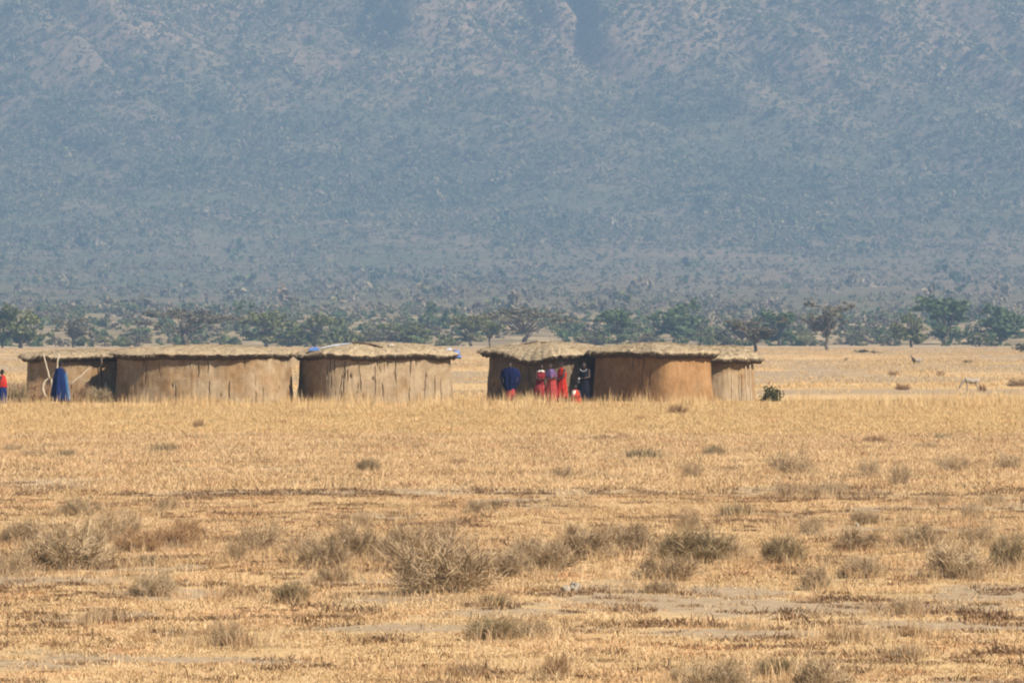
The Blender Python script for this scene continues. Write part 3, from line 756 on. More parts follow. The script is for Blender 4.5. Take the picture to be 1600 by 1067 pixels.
# ================================================================== people
def capsule(mb, p, q, r1, r2, n=10):
    p, q = np.asarray(p, float), np.asarray(q, float)
    t = q - p; L = np.linalg.norm(t)
    if L < 1e-6: return
    t /= L
    pts, rad = [], []
    for a in (-90, -55, -20): pts.append(p + t * r1 * math.sin(R(a))); rad.append(max(1e-3, r1 * math.cos(R(a))))
    for a in (20, 55, 90): pts.append(q + t * r2 * math.sin(R(a))); rad.append(max(1e-3, r2 * math.cos(R(a))))
    mb.tube(np.array(pts), np.array(rad), n)
def bake(name, mb, voxel, m, parent, smooth_it=2):
    me = mb.mesh(name)
    o = obj(name, me, m, parent)
    rm = o.modifiers.new('remesh', 'REMESH'); rm.mode = 'VOXEL'; rm.voxel_size = voxel; rm.use_smooth_shade = True
    sm = o.modifiers.new('smooth', 'SMOOTH'); sm.factor = 0.5; sm.iterations = smooth_it
    dg = bpy.context.evaluated_depsgraph_get()
    new = bpy.data.meshes.new_from_object(o.evaluated_get(dg)); new.name = name
    o.modifiers.clear(); o.data = new
    if not new.materials: new.materials.append(m)
    return o
def drape(name, rings, m, parent, folds=9, depth=0.11, seed=0, N=64, up=6):
    """cloth hanging in folds; rings = (z, cx, cy, rx, ry, fold amount), top to bottom"""
    rings = np.array(rings, float); k = len(rings)
    t = np.linspace(0, k - 1, (k - 1) * up + 1)
    q = np.stack([np.interp(t, np.arange(k), rings[:, c]) for c in range(6)], -1)
    th = np.linspace(0, 2 * math.pi, N, endpoint=False)
    ph = fbm(np.cos(th) * 2 + seed, np.sin(th) * 2, 3, seed) * 9
    V = []
    for z, cx, cy, rx, ry, fo in q:
        w = 1 + depth * fo * np.sin(folds * th + ph + z * 1.3) + 0.04 * fo * np.sin(17 * th + seed)
        hem = 0.02 * np.sin(5 * th + seed) * fo
        V.append(np.stack([cx + rx * w * np.cos(th), cy + ry * w * np.sin(th), np.full(N, z) + hem], -1))
    n1 = len(V)
    inner = [v * np.array([0.965, 0.965, 1]) + np.array([v[:, 0].mean() * .035, v[:, 1].mean() * .035, 0]) for v in V]
    V = np.concatenate(V + inner[::-1])
    f = grid_faces(2 * n1, N, True)
    f = np.concatenate([f, np.array([[(2 * n1 - 1) * N + j, (2 * n1 - 1) * N + (j + 1) % N, (j + 1) % N, j] for j in range(N)])])
    return obj(name, mesh(name, V, f, True), m, parent)
def hand(mb, wr, dr, side):
    """palm and five bent fingers leaving the wrist along dr"""
    dr = np.asarray(dr, float); dr /= np.linalg.norm(dr)
    lat = np.cross(dr, (0.0, 0.0, 1.0) if abs(dr[2]) < .8 else (1.0, 0, 0)); lat /= np.linalg.norm(lat); nrm = np.cross(lat, dr)
    wr = np.asarray(wr, float)
    for k in (-1.2, 0, 1.2): capsule(mb, wr + lat * .016 * k, wr + dr * .075 + lat * .020 * k, .017, .016, 8)
    for k, L in zip((-1.5, -.5, .5, 1.5), (.055, .07, .078, .068)):
        b = wr + dr * .085 + lat * .021 * k
        mid = b + dr * L * .55 + nrm * .006; capsule(mb, b, mid, .0105, .010, 8); capsule(mb, mid, mid + dr * L * .4 + nrm * .022, .010, .009, 8)
    b = wr + dr * .03 + lat * .03 * side
    mid = b + dr * .035 + lat * .03 * side; capsule(mb, b, mid, .014, .012, 8); capsule(mb, mid, mid + dr * .035 + nrm * .015, .012, .010, 8)
def person(px, d, H, face, label, cloths, arms=None, lean=0.0, sit=False, tilt=0.0, stride=0.0):
    """face = heading in degrees (0 looks away from the lens); arms = ((elbow), (wrist)) for each side"""
    e = bpy.data.objects.new('person', None); C.objects.link(e)
    x = X(px, d); e.location = (x, d, float(gz(x, d))); e.rotation_euler = (0, 0, R(face))
    tag(e, label, 'person')
    s = H / 1.70; mb = MB()
    ln = lambda z: lean * max(0, z - 0.9)                        # bends forward from the hips
    J = lambda x_, y_, z_: np.array([x_, y_ + ln(z_), z_]) * s
    dz = -0.62 if sit else 0.0
    pel, wai, che, nek, hd = J(0, 0, .93 + dz), J(0, .01, 1.08 + dz), J(0, .0, 1.28 + dz), J(0, .0, 1.44 + dz), J(0, .03, 1.58 + dz)
    if sit:
        for q in (pel, wai, che, nek, hd): q[1] -= 0.0
    capsule(mb, pel, wai, .135 * s, .115 * s, 14); capsule(mb, wai, che, .115 * s, .14 * s, 14)
    capsule(mb, J(-.09, 0, 1.33 + dz), J(.09, 0, 1.33 + dz), .10 * s, .10 * s, 12)
    capsule(mb, che, nek, .10 * s, .052 * s, 12); capsule(mb, nek, hd, .052 * s, .055 * s, 10)
    mb.ell(hd + np.array([0, .0, .025]) * s, np.array([.074, .092, .112]) * s, 14, 10)
    mb.ell(hd + np.array([0, .035, -.05]) * s, np.array([.052, .055, .055]) * s, 10, 7)                       # jaw
    capsule(mb, hd + np.array([0, .088, .025]) * s, hd + np.array([0, .108, -.015]) * s, .010 * s, .016 * s, 8)  # nose
    capsule(mb, hd + np.array([-.022, .082, -.05]) * s, hd + np.array([.022, .082, -.05]) * s, .012 * s, .012 * s, 8)  # lips
    for sd in (-1, 1):
        mb.ell(hd + np.array([sd * .077, -.005, .01]) * s, np.array([.012, .022, .034]) * s, 8, 6)            # ears
        sh = J(sd * .185, 0, 1.37 + dz)
        el, wr = arms[0 if sd < 0 else 1] if arms else ((sd * .24, -.02, 1.10), (sd * .23, .08, .86))
        el, wr = J(el[0], el[1], el[2] + dz), J(wr[0], wr[1], wr[2] + dz)
        capsule(mb, J(sd * .1, 0, 1.35 + dz), sh, .07 * s, .062 * s); capsule(mb, sh, el, .055 * s, .042 * s); capsule(mb, el, wr, .042 * s, .027 * s)
        hand(mb, wr, wr - el, -sd)
        if sit:
            hip, kn, an = np.array([sd * .1, .0, .26]) * s, np.array([sd * .15, .36, .45]) * s, np.array([sd * .13, .34, .07]) * s
        else:
            st = stride * sd
            hip, kn, an = np.array([sd * .09, 0, .90]) * s, np.array([sd * .10, .03 + st * .5, .50]) * s, np.array([sd * .10, -.01 + st, .08]) * s
        capsule(mb, hip, kn, .085 * s, .058 * s, 12); capsule(mb, kn, an, .056 * s, .036 * s, 10)
        capsule(mb, an + np.array([0, -.03, -.035]) * s, an + np.array([sd * .02, .15, -.05]) * s, .036 * s, .028 * s, 10)
    body = bake('body', mb, 0.0105, M['skin'], e)
    hb = MB(); hb.ell(hd + np.array([0, -.012, .045]) * s, np.array([.080, .094, .100]) * s, 16, 10)
    obj('hair', hb.mesh('hair', True), M['hair'], e)
    for sd in (-1, 1):
        eb = MB(); eb.ell(hd + np.array([sd * .03, .084, .022]) * s, np.array([.011, .008, .007]) * s, 8, 6)
        obj('eye', eb.mesh('eye', True), M['eye'], e)
    for k, (nm, rings, m, fo) in enumerate(cloths):
        rg = [(z * s, cx * s, (cy + ln(z)) * s, rx * s, ry * s, fa) for z, cx, cy, rx, ry, fa in rings]
        drape(nm, rg, m, e, fo, seed=int(px) % 50 + k)
    e.rotation_euler[1] = R(tilt)
    return e
def robe(z0, z1, r0=.21, r1=.26, d0=.15, d1=.22, cx=0.0, fl=1.0):
    """a shuka from the shoulders to the shins"""
    return [(1.455, cx, 0, .075, .075, 0), (1.43, cx, 0, .14, .10, .1), (1.37, cx, 0, r0, .125, .2), (1.2, cx, 0, r0 + .02, d0 + .02, .5), (1.0, cx, 0, r0 - .03, d0 + .0, .7),
            (.6, cx, .01, (r0 + r1) / 2 + .02, (d0 + d1) / 2 + .02, fl), (z1, cx, .01, r1, d1, fl)]
def skirt(z0, z1, r0=.17, r1=.22, d0=.14, d1=.20):
    return [(z0, 0, 0, r0, d0, .1), (z0 - .12, 0, 0, r0 + .025, d0 + .02, .4), ((z0 + z1) / 2, 0, .01, (r0 + r1) / 2 + .02, (d0 + d1) / 2 + .02, .8), (z1, 0, .01, r1, d1, 1)]
tight = (((-.22, .06, 1.12), (-.08, .20, 1.08)), ((.22, .06, 1.12), (.08, .20, 1.08)))
person(94, 279.6, 1.74, -35, 'person in a long flaring dark blue cloak standing before the broken hut',
       [('cloak', [(1.46, 0, 0, .08, .08, 0), (1.43, 0, 0, .15, .11, .1), (1.36, 0, 0, .22, .14, .3), (1.1, 0, -.01, .27, .22, .6), (.7, 0, -.02, .31, .26, .9), (.22, 0, -.02, .36, .30, 1)], M['blue'], 8),
        ('shawl', [(1.38, .16, .05, .06, .07, .2), (1.1, .22, .06, .06, .09, .6), (.6, .29, .08, .06, .10, 1), (.24, .36, .09, .06, .10, 1)], M['blue_pale'], 5)], arms=tight)
person(4, 281.0, 1.42, 75, 'person in a red top and blue wrap at the edge of the village',
       [('red_top', [(1.455, 0, 0, .08, .08, 0), (1.42, 0, 0, .15, .11, .1), (1.36, 0, 0, .22, .14, .3), (1.1, 0, 0, .25, .19, .6), (.9, 0, 0, .24, .19, .8)], M['red'], 7),
        ('blue_wrap', skirt(.98, .12, .19, .24, .16, .22), M['blue'], 7)], arms=tight)
person(798, 289.3, 1.66, 170, 'person holding a broad blue cloak wide open in front of the dark hut',
       [('cloak', [(1.50, 0, 0, .09, .09, 0), (1.46, 0, 0, .24, .12, .2), (1.38, 0, 0, .36, .15, .4), (1.15, 0, 0, .41, .18, .8), (.9, 0, 0, .36, .18, 1), (.7, .03, 0, .24, .17, 1), (.45, .05, 0, .13, .13, 1)], M['blue_shaded'], 7),
        ('red_skirt', skirt(.7, .14, .15, .19, .13, .17), M['pinkred'], 6)], arms=(((-.36, .0, 1.28), (-.30, .1, 1.02)), ((.36, .0, 1.28), (.30, .1, 1.02))), lean=0.12)
person(844, 288.4, 1.58, 200, 'person in a dark red checked wrap with a white neck cloth beside the dark hut',
       [('wrap', robe(0, .24, .20, .22), M['darkred'], 8), ('white_neck_cloth', [(1.47, 0, 0, .08, .08, 0), (1.44, 0, .02, .12, .11, .5), (1.40, 0, .03, .15, .13, .7)], M['white_cloth'], 6),
        ('lower_skirt', skirt(.82, .22, .225, .25, .20, .24), M['pinkred'], 8)], arms=tight, lean=.16, stride=.1)
person(862, 287.6, 1.64, 150, 'person in faded red with a purple checked shawl in the middle of the group',
       [('wrap', robe(0, .12, .20, .21), M['pinkred'], 7), ('shawl', [(1.46, 0, 0, .09, .09, 0), (1.42, 0, 0, .17, .13, .2), (1.36, 0, 0, .225, .15, .5), (1.2, .01, 0, .245, .18, .8), (1.12, .02, 0, .235, .18, 1)], M['purple'], 7)], arms=tight, lean=.08)
person(878, 287.9, 1.70, 120, 'person in a long bright red robe standing by the sunlit gap',
       [('robe', robe(0, .28, .21, .24), M['red'], 8)], arms=(((-.24, .06, 1.12), (-.12, .24, 1.0)), ((.27, .0, 1.12), (.30, .10, .88))), stride=.14)
kid = person(899, 287.2, 1.25, 190, 'small child in red crouching with a white cloth strip by the orange hut',
       [('wrap', [(.83, 0, 0, .08, .08, 0), (.79, 0, 0, .15, .11, .2), (.6, 0, .05, .22, .20, .5), (.4, 0, .14, .26, .32, .8), (.1, 0, .17, .26, .32, 1)], M['red'], 7),
        ('white_strip', [(.78, .06, .06, .10, .13, .3), (.66, .10, .10, .10, .15, .5), (.56, .12, .14, .08, .14, .8)], M['white_cloth'], 5)], arms=(((-.25, .15, 1.12), (-.15, .33, 1.08)), ((.25, .15, 1.12), (.15, .33, 1.08))), sit=True)
dk = person(913, 288.4, 1.66, 165, 'person in a near black robe with white beads against the orange hut',
       [('robe', robe(0, .14, .20, .22), M['navy'], 7)], arms=tight)
bb = MB()
for k in range(14):
    a = math.pi * (k / 13); bb.ell((.12 * math.cos(a), .125 + .03 * math.sin(a), 1.40 - .08 * math.sin(a)), (.018, .018, .018), 7, 5)
obj('bead_collar', bb.mesh('bead_collar', True), M['bead'], dk)
for z_ in (1.02, .90):
    bb = MB(); bb.ell((.17, .20, z_), (.05, .045, .045), 8, 6); obj('beaded_bangle', bb.mesh('bead', True), M['bead'], dk)
# pale bow-shaped thing at the cloaked person's side
a = np.linspace(R(118), R(242), 14)
pts = np.stack([X(83, 279.2) + 0.40 * np.cos(a), np.full(14, 279.25), 0.74 + 0.42 * np.sin(a)], -1)
stick('curved_strip', pts, 0.012 + 0.055 * np.sin(np.linspace(0, math.pi, 14)), M['pale_wood'], 'pale curved strip held at the side of the blue cloaked person', 'curved strip')

# ================================================================== goats
def goat(px, d, L, face, label, m, graze=True):
    e = bpy.data.objects.new('goat', None); C.objects.link(e)
    x = X(px, d); e.location = (x, d, float(gz(x, d))); e.rotation_euler = (0, 0, R(face)); e.scale = (L, L, L)
    tag(e, label, 'goat')
    mb = MB()
    capsule(mb, (.26, 0, .60), (0, 0, .56), .150, .165, 14); capsule(mb, (0, 0, .56), (-.28, 0, .60), .165, .135, 14)
    hd = (.62, 0, .30) if graze else (.52, 0, .95)
    nk = (.48, 0, .52) if graze else (.40, 0, .78)
    capsule(mb, (.30, 0, .66), nk, .105, .075, 12); capsule(mb, nk, hd, .07, .062, 12)
    mz = (.70, 0, .16) if graze else (.67, 0, .89)
    capsule(mb, hd, mz, .062, .036, 10)
    for sd in (-1, 1):
        capsule(mb, (.25, sd * .08, .52), (.27, sd * .085, .30), .065, .034, 10); capsule(mb, (.27, sd * .085, .30), (.25, sd * .085, .03), .030, .024, 8)
        capsule(mb, (-.26, sd * .08, .55), (-.20, sd * .09, .38), .085, .05, 10); capsule(mb, (-.20, sd * .09, .38), (-.30, sd * .09, .22), .042, .030, 8)
        capsule(mb, (-.30, sd * .09, .22), (-.28, sd * .09, .03), .028, .024, 8)
        capsule(mb, np.array(hd) + (-.02, sd * .05, .03), np.array(hd) + (-.06, sd * .13, .0), .022, .014, 8)
    capsule(mb, (-.40, 0, .66), (-.47, 0, .72), .028, .016, 8)
    bake('body', mb, 0.018, m, e)
    for sd in (-1, 1):
        h = MB(); b = np.array(hd) + (-.03, sd * .03, .05)
        h.tube([b, b + (-.05, sd * .015, .07), b + (-.12, sd * .02, .09)], [.016, .012, .004], 6)
        obj('horn', h.mesh('horn', True), M['dark_wood'], e)
    return e
goat(1519, 352.0, 0.92, 182, 'pale goat grazing in the straw grass on the plain', M['goat'])
g2 = goat(1433, 590.0, 0.95, 175, 'far goat with dark forequarters standing on the plain', M['goat'], False)
q = MB(); capsule(q, (.29, 0, .62), (.20, 0, .57), .165, .170, 14); capsule(q, (.36, 0, .72), (.42, 0, .80), .10, .085, 12); capsule(q, (.26, .085, .5), (.27, .087, .25), .07, .04, 8); capsule(q, (.26, -.085, .5), (.27, -.087, .25), .07, .04, 8)
bake('dark_coat', q, 0.02, M['goat_dark'], g2)

# ================================================================== trees
def tree_parts(kind, seed):
    g = np.random.default_rng(seed); tr = MB()
    def limb(p, q, r0, r1, k=6, wv=.12):
        t = np.linspace(0, 1, k)[:, None]; p, q = np.asarray(p, float), np.asarray(q, float)
        c = p * (1 - t) + q * t; c[1:-1] += g.normal(0, wv, (k - 2, 3)); tr.tube(c, np.linspace(r0, r1, k), 6)
    Vs, Fs, Ts = [], [], []; n0 = 0
    def blob(cx, cy, cz, rx, rz, n, size, flat=.5):
        nonlocal n0
        V, f, t = leaf_blob(n, rx, rz, size, int(g.integers(1e6)), flat=flat)
        V = V + np.array([cx, cy, cz - rz * flat]); Vs.append(V); Fs.append(f + n0); Ts.append(np.clip(t + g.uniform(-.12, .12), 0, 1)); n0 += len(V)
    # unit tree: about 1 high, 1 wide; scaled afterwards
    if kind == 'round':
        limb((0, 0, -.03), (.02, 0, .3), .035, .025, wv=.008)
        for q in range(11):
            a = g.uniform(0, 6.28); r = g.uniform(.05, .34); z = g.uniform(.14, .80)
            r *= 1.15 - abs(z - .5); p = (r * math.cos(a), r * math.sin(a), z)
            limb((.02, 0, .26), p, .018, .006, wv=.015); blob(*p, g.uniform(.15, .24), g.uniform(.12, .19), 230, .034)
    elif kind == 'umbrella':
        limb((0, 0, -.03), (.03, 0, .34), .032, .024, wv=.012)
        for q in range(13):
            a = q / 13 * 6.28 + g.uniform(-.3, .3); r = .46 * math.sqrt(g.uniform(.02, 1)); z = .84 - .22 * (r / .46) ** 2 + g.normal(0, .04)
            p = (r * math.cos(a), r * math.sin(a), z); limb((.03, 0, .32), p, .014, .005, wv=.02); blob(*p, g.uniform(.13, .2), g.uniform(.05, .09), 210, .025)
        for q in range(4):
            a = g.uniform(0, 6.28); r = g.uniform(.1, .3); blob(r * math.cos(a), r * math.sin(a), g.uniform(.35, .6), .13, .10, 60, .02)
    elif kind == 'cone':                                  # thorn tree: a bare stem and branches opening upwards
        limb((0, 0, -.03), (.01, 0, .30), .028, .022, wv=.008)
        for q in range(16):
            a = g.uniform(0, 6.28); z = g.uniform(.36, .94); r = (.08 + .40 * (z - .3) / .65) * math.sqrt(g.uniform(.1, 1))
            p = (r * math.cos(a), r * math.sin(a), z); limb((.01, 0, .26), p, .013, .004, wv=.018); blob(*p, g.uniform(.10, .17), g.uniform(.07, .12), 180, .023)
    elif kind == 'tall':
        limb((0, 0, -.03), (0, 0, .6), .03, .02, wv=.01)
        for cx, cz, rx in ((-.06, .82, .2), (-.08, .6, .18), (.26, .70, .15), (-.02, .4, .15), (.05, .22, .2), (-.12, .3, .16)):
            limb((0, 0, .2), (cx, 0, cz), .016, .006, wv=.015); blob(cx, g.normal(0, .05), cz, rx, .15, 170, .024)
    elif kind == 'scrub':
        for q in range(9):
            a = g.uniform(0, 6.28); r = g.uniform(.05, .42); z = g.uniform(.2, .62) * (1.1 - r)
            p = (r * math.cos(a), r * math.sin(a), z); limb((0, 0, -.02), p, .014, .005, wv=.02); blob(*p, g.uniform(.14, .22), g.uniform(.12, .2), 170, .028)
    cr = mesh('crown', np.concatenate(Vs), np.concatenate(Fs), False, {'tone': np.concatenate(Ts)})
    return tr.mesh('trunk', True), cr
TREES = {k: [tree_parts(k, 700 + 31 * i + q) for q in range(3)] for i, k in enumerate(('round', 'umbrella', 'cone', 'tall', 'scrub'))}
CROWN = {}
def crown_mesh(kind, v, m):
    key = (kind, v, m)
    if key not in CROWN:
        c = TREES[kind][v][1].copy(); c.materials.clear(); c.materials.append(M[m]); CROWN[key] = c
    return CROWN[key]
# (px, base row, width px, top row, kind, leaf, label)
L_G = L_O = L_Y = L_S = None
TL = [(32, 543, 84, 474, 'round', 'leaf_olive', L_O), (4, 543, 44, 484, 'round', 'leaf_green', L_G), (115, 542, 70, 497, 'cone', 'leaf_grey', L_Y),
      (165, 541, 46, 514, 'scrub', 'leaf_olive', L_S), (214, 541, 60, 508, 'scrub', 'leaf_grey', L_S),
      (290, 542, 120, 476, 'umbrella', 'leaf_grey', 'wide flat topped umbrella acacia above the widest hut roof'),
      (380, 538, 46, 464, 'tall', 'leaf_green', 'tall narrow two headed dark tree rising above its neighbours'),
      (416, 541, 80, 487, 'round', 'leaf_olive', L_O), (492, 541, 88, 480, 'round', 'leaf_olive', L_O), (452, 541, 50, 500, 'scrub', 'leaf_green', L_S),
      (556, 541, 70, 503, 'scrub', 'leaf_olive', L_S), (634, 541, 84, 498, 'round', 'leaf_olive', L_O), (690, 536, 60, 473, 'round', 'leaf_green', L_G),
      (735, 541, 70, 495, 'round', 'leaf_olive', L_O), (765, 543, 56, 490, 'cone', 'leaf_olive', 'olive thorn tree with a dark stem beside the dark hut roof'),
      (820, 542, 120, 480, 'umbrella', 'leaf_grey', 'broad grey brown leafless looking acacia above the dark hut'), (592, 541, 60, 506, 'scrub', 'leaf_grey', L_S),
      (888, 538, 44, 486, 'round', 'leaf_green', L_G), (925, 541, 60, 508, 'scrub', 'leaf_olive', L_S), (965, 541, 66, 486, 'round', 'leaf_green', L_G),
      (1010, 541, 50, 505, 'scrub', 'leaf_grey', L_S), (1064, 539, 106, 468, 'round', 'leaf_green', 'large blue green spreading tree above the orange hut'),
      (1118, 541, 54, 508, 'scrub', 'leaf_olive', L_S), (1180, 551, 84, 499, 'cone', 'leaf_grey', 'dark dry thorn tree just past the small hidden hut'),
      (1160, 541, 60, 500, 'cone', 'leaf_grey', L_Y), (1218, 541, 74, 488, 'round', 'leaf_green', L_G),
      (1292, 547, 84, 472, 'cone', 'leaf_grey', 'lone thorn tree with clear bare trunk and crown widening upwards'),
      (1254, 541, 50, 508, 'scrub', 'leaf_olive', L_S), (1385, 539, 60, 500, 'scrub', 'leaf_green', L_S), (1340, 540, 56, 508, 'scrub', 'leaf_grey', L_S),
      (1424, 543, 56, 490, 'round', 'leaf_olive', L_O), (1476, 540, 104, 466, 'round', 'leaf_green', 'largest dark green tree of the line, standing in a thicket'),
      (1530, 541, 60, 502, 'scrub', 'leaf_olive', L_S), (1562, 540, 90, 474, 'round', 'leaf_green', L_G), (1596, 550, 34, 528, 'scrub', 'leaf_dark', 'small dark bush standing alone on the pale bank'),
      (1352, 551, 44, 541, 'scrub', 'leaf_dark', 'flat dark shrub patch past the lone thorn tree')]
trng = np.random.default_rng(77)
TREE_LABEL = {32: 'olive bushy tree at the village end of the tree line above the person in red', 4: 'green bushy tree pressed against the olive tree at the village end', 115: 'dry grey brown thorn tree above the broken hut roof', 165: 'low olive scrub bush over the joint of the broken hut and the widest hut', 214: 'low grey scrub bush between the broken hut and the umbrella acacia', 416: 'olive bushy tree at the foot of the tall two headed tree', 492: 'olive round tree behind the gap between the widest and the pale grey hut', 452: 'low green scrub bush between the two olive trees by the two headed tree', 556: 'low olive scrub bush behind the bent pole on the hut roof', 634: 'olive spreading tree behind the roof of the pale grey hut', 690: 'green bushy tree behind the snagged blue plastic bag', 735: 'olive tree over the gap between the pale grey hut and the dark hut', 592: 'low grey scrub bush behind the stone on the hut roof', 888: 'small dark green round tree beside the broad leafless looking acacia', 925: 'low olive scrub bush behind the meeting of the dark and the orange hut roofs', 965: 'green round tree behind the shadowed half of the orange hut', 1010: 'low grey scrub bush beside the large blue green spreading tree', 1118: 'low olive scrub bush behind the end of the orange hut roof', 1160: 'grey brown thorn tree behind the dark dry thorn tree', 1218: 'green bushy tree between the dark thorn tree and the lone thorn tree', 1254: 'low olive scrub bush beside the stem of the lone thorn tree', 1385: 'low green scrub bush between the lone thorn tree and the dark thicket', 1340: 'low grey scrub bush right past the lone thorn tree', 1424: 'olive brown tree leaning against the largest dark green tree', 1530: 'low olive scrub bush between the two dark green trees of the thicket', 1562: 'dark green tree second in size in the thicket, past the largest one'}
for i, (px, by, w, ty, kind, leaf, lab) in enumerate(TL):
    d = DY(by); x = X(px, d); v = i % 3
    h = (by - ty) / F * d; ww = w / F * d
    e = bpy.data.objects.new('thorn_tree' if kind in ('cone', 'umbrella') else 'scrub_bush' if kind == 'scrub' else 'bushy_tree', None); C.objects.link(e)
    e.location = (x, d, float(gz(x, d)) - .05); e.rotation_euler = (0, 0, 0 if kind == 'tall' else trng.uniform(0, 6.28)); e.scale = (ww * 1.25, ww * 1.25, h * 1.08)
    tag(e, lab or TREE_LABEL[px], 'bush' if kind == 'scrub' else 'tree', 'trees of the tree line')
    obj('trunk', TREES[kind][v][0], M['bark'], e)
    obj('crown', crown_mesh(kind, v, leaf), None, e)

# ================================================================== shrubs of the field
def twig_mesh(seed, n=3600, lean=1.0, ntone=(0.0, 1.0), leaf=0.25):
    """a dome of fine twigs, about 1 wide and 0.6 high"""
    g = np.random.default_rng(seed)
    P0, P1, wd, tn = [], [], [], []
    ns = 70
    for s_ in range(ns):
        a = g.uniform(0, 6.283); el = g.uniform(.15, 1.0) ** .8
        tip = np.array([math.cos(a) * .5 * math.sqrt(1 - el * el * .85), math.sin(a) * .5 * math.sqrt(1 - el * el * .85), .56 * el]) * g.uniform(.7, 1.05)
        base = np.array([math.cos(a), math.sin(a), 0]) * g.uniform(0, .18) - (0, 0, .02)
        mid = (base + tip) * .5 + (0, 0, .06) + g.normal(0, .03, 3)
        t0 = g.uniform(*ntone)
        P0 += [base, mid]; P1 += [mid, tip]; wd += [.0045, .0032]; tn += [t0 * .6, t0 * .8]
        for q in range(n // ns):
            t = g.uniform(.15, 1) ** .7
            p = base * (1 - t) ** 2 + 2 * mid * t * (1 - t) + tip * t * t + g.normal(0, .02, 3)
            dd = (tip - base) / np.linalg.norm(tip - base) * .5 + g.normal(0, .55, 3) + (0, 0, .35)
            dd /= np.linalg.norm(dd); L = g.uniform(.05, .17)
            P0.append(p); P1.append(p + dd * L); wd.append(g.uniform(.0018, .0042)); tn.append(np.clip(t0 * .5 + g.uniform(0, .5) + .15 * (g.uniform() < leaf), 0, 1))
    P0, P1, wd = np.array(P0), np.array(P1), np.array(wd)[:, None]
    P0[:, 2] = np.maximum(P0[:, 2], -.02); P1[:, 2] = np.maximum(P1[:, 2], .0)
    sd = np.cross(P1 - P0, g.normal(0, 1, P0.shape)); sd /= np.linalg.norm(sd, axis=1)[:, None] + 1e-9
    V = np.stack([P0 - sd * wd, P0 + sd * wd, P1 + sd * wd * .4, P1 - sd * wd * .4], 1).reshape(-1, 3)
    return mesh('twigs', V, np.arange(len(V)).reshape(-1, 4), False, {'tone': np.repeat(np.array(tn), 4)})
def clump_mesh(seed, n=420):
    return blades(n, .42, .18, .62, .014, .5, seed)
SH = {'grey': [(twig_mesh(800 + q), M['twig']) for q in range(5)], 'red': [(twig_mesh(820 + q, 2800), M['twig_red']) for q in range(3)],
      'olive': [(twig_mesh(840 + q, 4400), M['twig_olive']) for q in range(3)], 'spiky': [(clump_mesh(860 + q), M['twig_olive']) for q in range(3)],
      'pale': [(twig_mesh(880 + q, 1500), M['twig']) for q in range(3)], 'mat': [(blades(260, .45, .05, .3, .016, 1.2, 890 + q, flat=.3), M['twig_red']) for q in range(3)],
      'bush': [(blob_mesh(1300, .5, .36, .055, 910), M['leaf_dark'])]}
def sid(l): return l
LB = {'grey': 'grey brown leafless twiggy shrub', 'red': 'reddish brown dead twiggy brush', 'olive': 'dense dark olive brown twiggy shrub', 'spiky': 'dark tuft of upright spiky stalks',
      'pale': 'pale wispy shrub', 'mat': 'mat of reddish brown stalks'}
def shrub_label(kind, px, by, ww):
    d = DY(by)
    size = 'tiny' if ww < .3 else 'small' if ww < .55 else 'middling' if ww < .85 else 'broad'
    zone = ('on the plain beyond the huts' if d > 300 else 'in the tall grass before the huts' if d > 195 else 'in the grass past the wheel track' if d > 134 else
            'just short of the wheel track' if d > 108 else 'in the belt of shrubs' if d > 79 else 'on the bare trampled ground')
    near = sorted((math.hypot(X(q[0], DY(q[1])) - X(px, d), DY(q[1]) - d), q[4]) for q in SL if (q[0], q[1]) != (px, by))[0]
    word = {'grey': 'grey shrub', 'red': 'dead brush', 'olive': 'dark shrub', 'spiky': 'spiky tuft', 'pale': 'wispy shrub', 'mat': 'dead mat', 'bush': 'leafy bush'}[near[1]]
    rel = ', touching a ' + word if near[0] < ww * .75 else ', beside a ' + word if near[0] < ww * 2.5 else ', standing alone'
    return size + ' ' + LB[kind] + ' ' + zone + rel
NM = {'grey': 'dry_shrub', 'red': 'dead_brush', 'olive': 'dense_shrub', 'spiky': 'spiky_tuft', 'pale': 'wispy_shrub', 'mat': 'dead_stalk_mat', 'bush': 'leafy_bush'}
